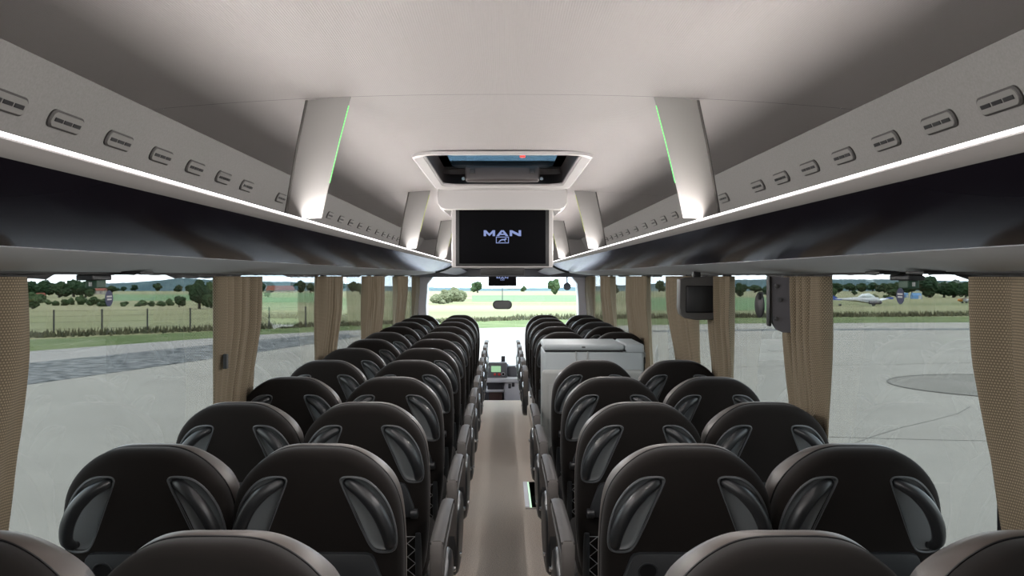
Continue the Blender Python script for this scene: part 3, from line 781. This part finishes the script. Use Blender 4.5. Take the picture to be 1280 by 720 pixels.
# refrigerator unit
t = empty('refrigerator', (.55,5.6,.115), 'pale grey refrigerator box with lid standing between the right seats', 'refrigerator'); off = (.55,5.6,.115)
fz = 1.6-.43
mb(lambda bm: box(bm, .262,.893,5.38,5.86,.115,fz-.045,.018,3), 'cabinet_body', M['fridge'], t, True, off)
ld = mb(lambda bm: box(bm, .260,.767,5.375,5.85,fz-.040,fz,.014,3), 'lid', M['fridge'], t, True, off)
mb(lambda bm: box(bm, .772,.895,5.378,5.86,fz-.06,fz,.014,3), 'control_panel', M['fridge'], t, True, off)
mb(lambda bm: box(bm, .268,.76,5.382,5.85,fz-.048,fz-.038,.0), 'lid_gasket', M['gasket'], ld, True, off)
mb(lambda bm: box(bm, .74,.777,5.370,5.385,fz-.045,fz-.036,.002), 'lid_latch', M['black'], ld, True, off)
def uh(bm):
    pts = [(.464,5.377,fz-.045),(.464,5.375,fz-.085),(.475,5.374,fz-.11),(.50,5.374,fz-.122),(.527,5.374,fz-.11),(.537,5.375,fz-.085),(.537,5.377,fz-.045)]
    tube(bm, spline(pts, 4), .0045, 6)
mb(uh, 'recessed_grip', M['fridge2'], t, True, off)
mb(lambda bm: box(bm, .50,.522,5.372,5.377,fz-.022,fz-.014,.001), 'lid_mark', M['ventrim'], ld, True, off)
t = empty('low_cabinet', (.5,5.3,.115), 'pale grey low cabinet in front of the refrigerator beside the aisle', 'cabinet'); off = (.5,5.3,.115)
lz = 1.6-118*5.31/F
mb(lambda bm: box(bm, .245,.88,5.31,5.37,.115,lz,.022,3), 'cabinet_body', M['fridge2'], t, True, off)
mb(lambda bm: box(bm, .285,.86,5.304,5.312,.20,lz-.085,.004), 'cabinet_door', M['fridge2'], t, True, off)
t = empty('handrail_post', (.9,5.6,.115), 'small black post cap beside the right side of the refrigerator', 'post'); 
bm = bmesh.new(); box(bm, -.03,.03,-.03,.03,.0,.96,.006); link('post', bm, M['black'], t)
bm = bmesh.new(); box(bm, -.035,.035,-.035,.035,.955,.985,.005); link('post_cap', bm, M['fridge2'], t)

# ------------------------------------------------------------------ front end
bm = bmesh.new()
for s in (-1,1):
    prism_y(bm, [(s*1.035,.0),(s*1.05,1.2),(s*1.03,1.50),(s*.97,1.575),(s*.97,1.66),(s*1.25,1.66),(s*1.25,0)], 11.75, 12.05)
struct('trim_6', bm, M['white'])
bm = bmesh.new(); box(bm, -1.25,1.25,11.55,12.1,1.583,1.72,.01); struct('trim_7', bm, M['dash'])
bm = bmesh.new(); box(bm, -1.25,1.25,11.2,12.3,1.70,2.22); struct('wall_front', bm, M['frame'])
bm = bmesh.new(); box(bm, -1.25,1.25,12.0,12.1,-.45,.36); struct('trim_8', bm, M['dash'])
bm = bmesh.new(); box(bm, -1.08,1.08,12.02,12.03,.34,1.60); struct('window_16', bm, M['glass_front'])
t = empty('interior_mirror', (0,11.6,1.6-36*11.6/F), 'small dark oval rear-view mirror in front of the windshield', 'mirror')
bm = bmesh.new(); loft(bm, [[(x*k, y, z*k) for x, z in rrect(-.13,.13,-.06,.06,.055,6)] for y, k in ((.04,.8),(.02,1),(0,1),(-.004,.97))]); link('mirror_case', bm, M['black'], t, True)
bm = bmesh.new(); loft(bm, [[(x, y, z) for x, z in rrect(-.118,.118,-.050,.050,.045,6)] for y in (-.004,-.006)]); link('mirror_glass', bm, M['mirror'], t)
bm = bmesh.new(); tube(bm, [(0,.03,.05),(0,.09,.14),(0,.10,.30),(0,.02,.392)], .006, 6); link('mirror_stalk', bm, M['plastic'], t, True)
t = empty('windshield_disc', (81*11.95/F, 11.95, 1.6-13*11.95/F), 'small dark round device at the upper right of the windshield', 'device')
bm = bmesh.new(); tube(bm, [(0,.03,0),(0,0,0),(0,-.01,0)], [.055,.055,.04], 20); link('disc', bm, M['dash'], t, True)
bm = bmesh.new(); tube(bm, [(0,.01,.04),(0,.03,.13)], .012, 8); link('disc_arm', bm, M['dash'], t, True)
# dashboard console
def D(px, py, d=11.5): return ((px-VX)*d/F, 1.6-(py-VY)*d/F)
t = empty('driver_console', (0,11.5,-.4), 'grey driver console with green display and buttons at the end of the aisle', 'console'); off = (0,11.5,-.4)
x0, z1 = D(609,453); x1, z0 = D(634,474)
mb(lambda bm: box(bm, x0,x1,11.5,11.85,z0,z1,.02,3), 'display_hood', M['dash'], t, True, off)
a, b = D(614,457.5); c, d_ = D(626,465)
mb(lambda bm: box(bm, a,c,11.49,11.505,d_,b,.004), 'display', M['dashscr'], t, True, off)
for px, r in ((618.5,.016),(624,.018)):
    p = D(px,468); mb(lambda bm: tube(bm, [(p[0],11.505,p[1]),(p[0],11.485,p[1])], r, 12), 'red_button', M['red'], t, True, off)
p = D(629,467.5); kn = mb(lambda bm: tube(bm, [(p[0],11.505,p[1]),(p[0],11.480,p[1])], .014, 12), 'knob', M['black'], t, True, off)
mb(lambda bm: ringtube(bm, [(p[0]+.022*math.cos(2*PI*k/20),11.495,p[1]+.022*math.sin(2*PI*k/20)) for k in range(20)], .004, 6), 'knob_ring', M['white'], kn, True, off)
mb(lambda bm: box(bm, D(607,0)[0], D(652,0)[0], 11.46,11.9, D(0,478)[1], D(0,472.5)[1],.012,2), 'ledge', M['white'], t, True, off)
mb(lambda bm: box(bm, D(609,0)[0], D(629,0)[0], 11.50,11.9, D(0,487)[1], D(0,478)[1],.006,2), 'radio', M['dashdark'], t, True, off)
mb(lambda bm: box(bm, D(607.5,0)[0], D(630,0)[0], 11.47,11.9, D(0,490)[1], D(0,487)[1],.006,2), 'shelf', M['white'], t, True, off)
mb(lambda bm: box(bm, D(611,0)[0], D(628,0)[0], 11.5,11.9, -.4, D(0,490)[1],.006,2), 'lower_box', M['brown'], t, True, off)
pod = mb(lambda bm: box(bm, D(630,0)[0], D(652,0)[0], 11.48,11.9, -.4, D(0,472)[1],.035,4), 'pod', M['white'], t, True, off)
for px, py in ((637,482),(641.5,480)):
    q = D(px,py); mb(lambda bm: box(bm, q[0]-.018,q[0]+.018,11.470,11.485,q[1]-.035,q[1]+.03,.006,2), 'socket', M['dashdark'], pod, True, off)
mb(lambda bm: box(bm, D(634,0)[0], D(651,0)[0], 11.6,11.9, D(0,474)[1], D(0,458)[1],.05,4), 'instrument_cowl', M['dash'], t, True, off)
mb(lambda bm: box(bm, D(626.5,0)[0], D(631.5,0)[0], 11.6,11.66, D(0,454)[1], D(0,446)[1],.006,2), 'phone_holder', M['dashdark'], t, True, off)

# ------------------------------------------------------------------ outside
HG = 2.8; SL = 15.0/F
def gz(y, x=0): return CZ - HG - SL*y
def G(px, py):
    d = HG*F/((py-VY)-15.0); return ((px-VX)*d/F, d)
def poly(name, pts, lift, m, struct_=True):
    bm = bmesh.new(); vs = [bm.verts.new((x, y, gz(y)+lift)) for x, y in pts]; f = bm.faces.new(vs)
    if f.normal.z < 0: f.normal_flip()
    bm.normal_update()
    r = bmesh.ops.extrude_face_region(bm, geom=[f]); bmesh.ops.translate(bm, verts=[v for v in r['geom'] if isinstance(v, bmesh.types.BMVert)], vec=(0,0,-.02))
    o = link(name, bm, m); o['kind'] = 'structure'; return o
bm = bmesh.new(); box(bm, -1500,1500,-300,2200,-1,0)
for v in bm.verts: v.co.z += gz(v.co.y)
struct('ground', bm, M['field'])
tz = .012
poly('tarmac', [(-120,-160),(-38,0),(-20.9,37.3),(-14.6,50.6),(-9,57),(0,60),(19,67),(39,69.5),(90,72),(90,-160)], tz, M['tarmac'])
# mown verge beyond the tarmac
poly('verge', [(-44,0),(-38,0),(-20.9,37.3),(-14.6,50.6),(-9,57),(0,60),(19,67),(39,69.5),(90,72),(90,86),(39,82),(10,78),(-6,70),(-13,62),(-19,54),(-27,44)], .02, M['verge'])
poly('road', [(-38,0),(-20.9,37.3),(-14.6,50.6),(-9,57),(-8,54),(-11.8,47),(-13.1,45.3),(-17.6,31.4),(-27,5)], .022, M['road'])
poly('gravel', [(-27,5),(-17.6,31.4),(-13.1,45.3),(-10.5,52),(-8,50),(-10.6,36.9),(-13.7,24.5),(-19,5)], .025, M['gravel'])
poly('gravel', [(8,53.5),(20,56.3),(60,57.5),(60,59.8),(20,58.3),(8,55.5)], .022, M['gravel'])
c = (14.6,24.2)
poly('asphalt_patch', [(c[0]+3.4*math.cos(k*PI/20), c[1]+3.2*math.sin(k*PI/20)) for k in range(40)], .024, M['patch'])
bm = bmesh.new(); ringtube(bm, [(c[0]+3.4*math.cos(k*PI/20), c[1]+3.2*math.sin(k*PI/20), gz(c[1]+3.2*math.sin(k*PI/20))+.02) for k in range(40)], .022, 6, Vector((0,0,1))); struct('patch_joint', bm, M['crack'])
bm = bmesh.new()
for a, b_ in (((4,9),(14,11.5)),((6,16),(20,14)),((3,12),(11,20)),((8,30),(24,33))):
    pts = [(a[0]+(b_[0]-a[0])*k/8+R.uniform(-.1,.1), a[1]+(b_[1]-a[1])*k/8+R.uniform(-.1,.1)) for k in range(9)]
    tube(bm, [(x,y,gz(y)+.012) for x,y in pts], .008, 4)
struct('tarmac_cracks', bm, M['crack'])
# greener crop strips
def strip(px0, px1, pyt, pyb, m, lift):
    p = [G(px0,pyb),G(px1,pyb),G(px1,pyt),G(px0,pyt)]; poly('crop_field', p, lift, m)
strip(590, 760, 369, 377, M['crop'], .03); strip(140, 260, 368, 376, M['crop'], .03); strip(320, 420, 366, 378, M['crop'], .03); strip(800, 1000, 372, 388, M['crop'], .03)

# fence
t = empty('wire_fence', (-26.8,51,gz(51)), 'thin wire fence with dark posts along the field at left', 'fence')
p0 = Vector((-26.8,51)); dv = Vector((10.0,9.0))/4.0*.985; prev = None; bw = bmesh.new()
for k in range(-9, 7):
    p = p0+dv*k if False else p0 + Vector((2.15,1.55))*k
    x, y = p.x-p0.x, p.y-p0.y; dz = gz(p.y)-gz(51)
    bm = bmesh.new(); tube(bm, [(x,y,dz),(x,y,dz+1.5)], .055, 8); link('post', bm, M['post'], t, True)
    if prev:
        for h in (.35,.75,1.1,1.42): tube(bw, [(prev[0],prev[1],prev[2]+h),(x,y,dz+h)], .006, 4)
    prev = (x,y,dz)
link('wire', bw, M['post'], t)

# tall grass
bm = bmesh.new()
def blades(a, b_, n, wid, h):
    for k in range(n):
        u = R.random(); x = a[0]+(b_[0]-a[0])*u+R.gauss(0,wid); y = a[1]+(b_[1]-a[1])*u+R.gauss(0,wid); z = gz(y)
        hh = h*R.uniform(.4,1.2); w = .09; an = R.uniform(0,PI); dx, dy = math.cos(an)*w, math.sin(an)*w
        lx, ly = R.uniform(-.15,.15), R.uniform(-.15,.15)
        bm.faces.new([bm.verts.new(p) for p in ((x-dx,y-dy,z),(x+dx,y+dy,z),(x+lx,y+ly,z+hh))])
blades((-33,42),(-14,62), 1500, .7, .40); blades((-14,62),(2,76), 1500, .8, .35); blades((2,76),(60,90), 4000, 1.0, .5)
tag(link('tall_grass', bm, M['blade'], recalc=False), 'band of dark tall grass along the field edge', 'grass', kind='stuff')

# trees
def blob_crown(w, h, seed, n=9):
    rr_ = random.Random(seed); bm = bmesh.new()
    for k in range(n):
        a = rr_.uniform(0,2*PI); r_ = rr_.uniform(0,.34)*w; cz = rr_.uniform(.28,.75)*h; sc = rr_.uniform(.30,.48)
        if k == 0: r_ = 0; cz = .52*h; sc = .62
        mtx = Matrix.Translation((r_*math.cos(a), r_*math.sin(a), cz)) @ Matrix.Diagonal((w*.5*sc*1.15, w*.5*sc*1.15, h*.5*sc, 1))
        bmesh.ops.create_icosphere(bm, subdivisions=3, radius=1.0, matrix=mtx)
    for v in bm.verts:
        c_ = Vector((0,0,h*.5)); d = (v.co-c_); k = 1+rr_.uniform(-.17,.15); v.co = c_+d*k
    return bm
CROWNS = [bpy.data.meshes.new('c') for _ in range(0)]
def crown_mesh(i, m):
    key = ('crown', i, m)
    if key not in CACHE:
        bm = blob_crown(1,1,i*7+3); bmesh.ops.recalc_face_normals(bm, faces=bm.faces[:]); me = bpy.data.meshes.new('crown'); bm.to_mesh(me); bm.free(); me.materials.append(M[m]); CACHE[key] = me
    return CACHE[key]
def trunk_mesh():
    if 'trunk' not in CACHE:
        bm = bmesh.new(); tube(bm, [(0,0,-.1),(0.01,0,.2),(0,0.01,.5)], [.075,.055,.03], 8); me = bpy.data.meshes.new('trunk'); bm.to_mesh(me); bm.free(); me.materials.append(M['bark']); CACHE['trunk'] = me
    return CACHE['trunk']
cnt = [0]
def tree(px, py, hp, wp, kind, label, cat='tree', group=None, name='tree'):
    x, y = G(px, py); h = hp*y/F; w = wp*y/F
    t = empty(name, (x, y, gz(y)), label, cat, group); t.rotation_euler = (0,0,cnt[0]*1.7)
    i = cnt[0] % 5; cnt[0] += 1
    cr = bpy.data.objects.new('crown', crown_mesh(i, kind)); C.objects.link(cr); cr.parent = t; cr.scale = (w*1.02, w*1.02, h*1.08)
    if cat != 'bush':
        tr = bpy.data.objects.new('trunk', trunk_mesh()); C.objects.link(tr); tr.parent = t; tr.scale = (w, w, h)
    else:
        cr.location = (0,0,-h*.12)
def seq(items, base, group, cat, name, m):
    for i, (px, py, hp, wp) in enumerate(items):
        if cat == 'tree' and i % 2: py -= .9; hp -= .9
        tree(px, py, hp, wp, m, base % ORD[i], cat, group, name)
seq([(38,372,20,26),(56,372,22,26),(74,372,20,24),(92,372,22,26),(107,372,20,22)], 'dark tree in the far left tree line, %s from its left end', 'dark tree line at left', 'tree', 'tree', 'leafd')
tree(41,386,20,26,'leafm','green round tree beside the left curtain before the white house','tree')
seq([(60,381,8,9),(70,382,7,12),(83,382,9,12),(89,381,10,10),(101,381,13,14),(117,382,13,18),(131,383,11,16),(155,383,7,10),(178,383,9,16),(190,383,8,10),(201,383,8,13),(211,382,10,10)], 'low green bush in the field hedge at left, %s from its left end', 'field bushes at left', 'bush', 'bush', 'leafm')
tree(224,384,14,15,'leafd','small dark tree left of the big tree by the curtain','tree'); tree(249,386,36,30,'leafd','big dark tree at left close to the pleated curtain','tree'); tree(264,385,32,22,'leafm','pale green tree half hidden by the left curtain','tree')
seq([(140,366,9,16),(155,365,7,9),(169,364,8,10),(181,364,9,10),(197,364,10,11),(211,364,8,10),(223,365,9,12),(236,366,10,12)], 'distant small tree beyond the left field, %s from the left', 'distant trees at left', 'tree', 'tree', 'leafd')
seq([(326,368,16,13),(376,367,16,16),(388,366,12,14),(441,366,14,16),(450,368,14,12)], 'dark tree seen through the second left window, %s from the left', 'trees in the second left window', 'tree', 'tree', 'leafd')
seq([(545,380,14,20),(556,379,19,20),(568,378,22,22),(578,377,16,16)], 'pale bushy shrub left in the windshield view, %s from the left', 'windshield hedge', 'bush', 'bush', 'leafp')
tree(597,366,14,16,'leafm','round tree seen left of the front monitor through the windshield','tree'); tree(655,365,8,8,'leafm','small tree seen right of the front monitor through the windshield','tree'); tree(694,368,19,17,'leafm','tall round tree at the right of the windshield view','tree'); tree(640,363.5,3.6,24,'leafm','low far shrub in the middle of the windshield view','bush')
seq([(765,368,14,18),(824,366,15,14),(910,372,24,18),(925,372,18,16),(944,366,10,20),(958,370,12,14)], 'dark tree seen through the middle right windows, %s from the left', 'trees in the middle right windows', 'tree', 'tree', 'leafd')
seq([(1048,366,12,18),(1062,365,11,18),(1077,365,11,18),(1091,365,12,18),(1106,366,12,18)], 'dark tree in the far right tree line, %s from its left end', 'dark tree line at right', 'tree', 'tree', 'leafd')
tree(1121,371.5,19,26,'leafd','dark tree behind the right round sticker','tree')
seq([(1140,367,13,15),(1162,373,27,32),(1180,372,20,24),(1192,373,23,24),(1207,373,20,22),(1220,373,19,20)], 'broad dark tree in the right grove, %s from its left end', 'dark grove at right', 'tree', 'tree', 'leafd')
tree(1042.5,371,11,7,'leafm','tiny conifer above the tail of the blue and white aircraft','tree'); tree(1068,369.5,7,7,'leafd','small round tree left of the aircraft cockpit','tree'); tree(1094,379,13,13,'leafp','olive shrub behind the blue and white aircraft','bush',None,'bush'); tree(1110,374,6,12,'leafm','low green shrub left of the right round sticker','bush',None,'bush')

# hills
def hill(name, pts, d, thick, seed):
    """wooded ridge: crest given in pixels (px, py) at distance d"""
    rr_ = random.Random(seed); sp = spline([Vector((p[0],p[1],0)) for p in pts], 14)
    bm = bmesh.new(); rings = []
    prof = [(-1,0),(-.7,.35),(-.35,.8),(0,1),(.4,.7),(1,0)]
    V = []
    for p in sp:
        x = (p.x-VX)*d/F; top = (360-p.y+rr_.uniform(-.35,.35))*d/F
        V.append([bm.verts.new((x, d+thick*a, gz(d+thick*a)-.5+ (top+.5)*b_)) for a, b_ in prof])
    for a, b_ in zip(V, V[1:]):
        for k in range(len(prof)-1): bm.faces.new((a[k],b_[k],b_[k+1],a[k+1]))
    o = link(name, bm, M['hill'], smooth='all'); o['kind'] = 'structure'; return o
hill('hill', [(-300,352),(-60,351),(60,351),(120,351),(160,350),(200,347),(230,344.5),(255,346),(300,348),(360,349),(420,351),(500,355),(560,356),(620,357),(700,356),(800,352),(900,347),(960,346),(1040,346),(1080,345.8),(1130,346),(1170,347.5),(1230,348.5),(1300,349),(1500,350)], 900, 120, 4)

# houses
def house(px, py, wp, hp, label, rf=.45):
    x, y = G(px, py); w = wp*y/F; h = hp*y/F
    t = empty('house', (x,y,gz(y)), label, 'house'); hw = w/2; zb = h*(1-rf)
    bm = bmesh.new(); box(bm, -hw,hw,-hw*.5,hw*.5,-.3,zb); link('wall', bm, M['plaster'], t)
    bm = bmesh.new(); loft(bm, [[(xx,-hw*.58,zb),(xx,hw*.58,zb),(xx,0,h)] for xx in (-hw*1.05,hw*1.05)]); link('roof', bm, M['roofred'], t)
    for k in range(3):
        bm = bmesh.new(); cx = -hw*.6+hw*.6*k; box(bm, cx-w*.05,cx+w*.05,-hw*.5-.05,-hw*.5+.02,zb*.35,zb*.75); link('window', bm, M['dashdark'], t)
house(51,375,10,9,'small pale house with red roof among trees at far left')
house(122,368,20,8,'long pale building with red roof near the left hammer box', .4)
house(352,366,34,9,'wide red roofed farmhouse seen through the second left window', .65)
house(944,362.4,16,5,'small pale building seen through the window near the black disc', .3)
# tents
for px, py, wp, hp, lab in ((1131,372,7,6,'small blue tent right of the round sticker at right'),(1145,373.5,11,7.5,'larger blue and white tent left of the right grove')):
    x, y = G(px, py); w = wp*y/F/2; h = hp*y/F
    t = empty('tent', (x,y,gz(y)), lab, 'tent')
    bm = bmesh.new(); loft(bm, [[(xx,-w*.8,0),(xx,w*.8,0),(xx,w*.6,h*.6),(xx,0,h),(xx,-w*.6,h*.6)] for xx in (-w,w)]); link('canopy', bm, M['tent'], t)
    bm = bmesh.new(); box(bm, w*.2,w*.8,-w*.85,-w*.7,0,h*.55); link('door_flap', bm, M['planewhite'], t)
# aircraft
def tubex(bm, prof, n=14):
    loft(bm, [[(x, cy+r_*math.cos(2*PI*k/n), cz+r2*math.sin(2*PI*k/n)) for k in range(n)] for x, cy, cz, r_, r2 in prof])
x, y = G(1086,382.5); k_ = y/F
t = empty('small_aircraft', (x,y,gz(y)), 'blue and white propeller aircraft parked on the grass at right', 'aircraft')
bm = bmesh.new(); tubex(bm, [(-44*k_,0,9*k_,.3*k_,.5*k_),(-30*k_,0,8.5*k_,1.2*k_,1.6*k_),(-10*k_,0,8*k_,3.2*k_,3.4*k_),(4*k_,0,7.5*k_,4*k_,4*k_),(11*k_,0,7*k_,3.6*k_,3.6*k_),(13*k_,0,7*k_,2.2*k_,2.2*k_)]); fu = link('fuselage', bm, M['planewhite'], t, True)
bm = bmesh.new(); tubex(bm, [(-13*k_,0,11*k_,1*k_,1*k_),(-8*k_,0,12.5*k_,2.6*k_,2.8*k_),(0,0,13*k_,2.8*k_,3*k_),(7*k_,0,11*k_,1.5*k_,1.5*k_)]); link('cockpit', bm, M['fridge'], t, True)
bm = bmesh.new(); loft(bm, [[(a-2*k_, b_, c_*k_),(a+8*k_, b_, c_*k_),(a+8*k_, b_, (c_-.9)*k_),(a-2*k_, b_, (c_-.9)*k_)] for a, b_, c_ in ((-38*k_,-34*k_,9),(-2*k_,0,4.5),(34*k_,34*k_,9))]); wg = link('wing', bm, M['planewhite'], t)
bm = bmesh.new(); box(bm, 38*k_,46*k_,33*k_,37*k_,7.6*k_,10*k_,.2*k_); link('wing_tip', bm, M['planeblue'], wg)
bm = bmesh.new(); loft(bm, [[(-46*k_,-.4*k_,8*k_),(-38*k_,-.4*k_,8*k_),(-40*k_,-.4*k_,11*k_),(-46*k_,-.4*k_,14*k_)],[(-46*k_,.4*k_,8*k_),(-38*k_,.4*k_,8*k_),(-40*k_,.4*k_,11*k_),(-46*k_,.4*k_,14*k_)]]); link('tail_fin', bm, M['planeblue'], t)
bm = bmesh.new(); box(bm, -47*k_,-36*k_,-6*k_,6*k_,7.6*k_,8.4*k_); link('tailplane', bm, M['planeblue'], t)
for xx in (0, 10):
    bm = bmesh.new(); tubex(bm, [((xx-3)*k_,-8*k_+xx*k_,4.5*k_,2*k_,2.2*k_),((xx+5)*k_,-8*k_+xx*k_,4.5*k_,2.6*k_,2.8*k_),((xx+7)*k_,-8*k_+xx*k_,4.5*k_,1.2*k_,1.2*k_)]); link('engine', bm, M['dashdark'], t, True)
for xx, yy in ((2,-9),(8,4),(-36,0)):
    bm = bmesh.new(); tube(bm, [(xx*k_,yy*k_-.2,1.4*k_),(xx*k_,yy*k_+.2,1.4*k_)], 1.4*k_, 12); link('wheel', bm, M['black'], t, True)
x, y = G(1206,379); k_ = y/F
t = empty('small_aircraft', (x,y,gz(y)), 'orange and white high-wing aircraft near the right curtain', 'aircraft')
bm = bmesh.new(); tubex(bm, [(-7*k_,0,4*k_,1.2*k_,1.4*k_),(-4*k_,0,4*k_,2*k_,2.2*k_),(4*k_,0,3.6*k_,1.8*k_,2*k_),(20*k_,0,4.6*k_,.5*k_,.5*k_)]); link('fuselage', bm, M['planewhite'], t, True)
bm = bmesh.new(); tubex(bm, [(-9*k_,0,4*k_,.8*k_,.9*k_),(-6*k_,0,4*k_,2.1*k_,2.3*k_),(-3.5*k_,0,4*k_,2.2*k_,2.4*k_)]); link('nose', bm, M['planeorange'], t, True)
bm = bmesh.new(); loft(bm, [[(-17*k_,-12*k_,6.6*k_),(-11*k_,-12*k_,6.6*k_),(-11*k_,-12*k_,6*k_),(-17*k_,-12*k_,6*k_)],[(12*k_,12*k_,6.6*k_),(20*k_,12*k_,6.6*k_),(20*k_,12*k_,6*k_),(12*k_,12*k_,6*k_)]]); link('wing', bm, M['wingtan'], t)
bm = bmesh.new(); box(bm, 17*k_,21*k_,-.3*k_,.3*k_,4*k_,8*k_); link('tail_fin', bm, M['planewhite'], t)
for xx in (-3, 2):
    bm = bmesh.new(); tube(bm, [(xx*k_,-.2,.9*k_),(xx*k_,.2,.9*k_)], .9*k_, 12); link('wheel', bm, M['black'], t, True)

# ------------------------------------------------------------------ world and lights
w = bpy.data.worlds.new('sky'); bpy.context.scene.world = w; w.use_nodes = True; nt = w.node_tree; nt.nodes.clear()
o = nt.nodes.new('ShaderNodeOutputWorld'); bg = nt.nodes.new('ShaderNodeBackground'); tc = nt.nodes.new('ShaderNodeTexCoord')
mp = nt.nodes.new('ShaderNodeMapping'); mp.inputs['Scale'].default_value = (1,1,3)
n = nt.nodes.new('ShaderNodeTexNoise'); n.inputs['Scale'].default_value = 2.2; n.inputs['Detail'].default_value = 6
r = nt.nodes.new('ShaderNodeValToRGB'); r.color_ramp.elements[0].position = .40; r.color_ramp.elements[1].position = .62
r.color_ramp.elements[0].color = (.60,.78,1,1); r.color_ramp.elements[1].color = (1,1,1,1)
nt.links.new(tc.outputs['Generated'], mp.inputs[0]); nt.links.new(mp.outputs[0], n.inputs['Vector']); nt.links.new(n.outputs['Fac'], r.inputs[0]); nt.links.new(r.outputs[0], bg.inputs[0]); nt.links.new(bg.outputs[0], o.inputs[0])
bg.inputs[1].default_value = 8.0
sun = bpy.data.lights.new('sun', 'SUN'); sun.energy = 3.0; sun.angle = math.radians(12); sun.color = (1,.96,.9)
so = bpy.data.objects.new('sun', sun); C.objects.link(so); so.rotation_euler = (math.radians(38), math.radians(12), 0)

for s_ in (-1, 1):
    for k in range(6):
        L = bpy.data.lights.new('rack_led', 'AREA'); L.shape = 'RECTANGLE'; L.size = .0045; L.size_y = 2.0; L.energy = LEDW; L.color = (1,.955,.93)
        for tilt, en in ((LEDT, LEDW), (118, 6.5)):
            L2 = L.copy(); L2.energy = en
            lo = bpy.data.objects.new('rack_led', L2); C.objects.link(lo); lo.location = (s_*(.5675 if tilt < 90 else .5665), -.35+2.0*k+.0, 1.764 if tilt < 90 else 1.761)
            lo.rotation_euler = (PI, s_*(-math.radians(tilt)), 0)
cam = bpy.data.cameras.new('camera'); co = bpy.data.objects.new('camera', cam); C.objects.link(co); bpy.context.scene.camera = co
co.location = (0,0,CZ); co.rotation_euler = (PI/2,0,0); cam.sensor_width = 36; cam.lens = F/1280*36
cam.shift_x = (640-VX)/1280; cam.shift_y = -(360-VY)/1280; cam.clip_end = 5000; cam.clip_start = .05
vs = bpy.context.scene.view_settings; vs.view_transform = 'Standard'; vs.look = 'None'; vs.exposure = 0; vs.gamma = 1; vs.use_curve_mapping = False
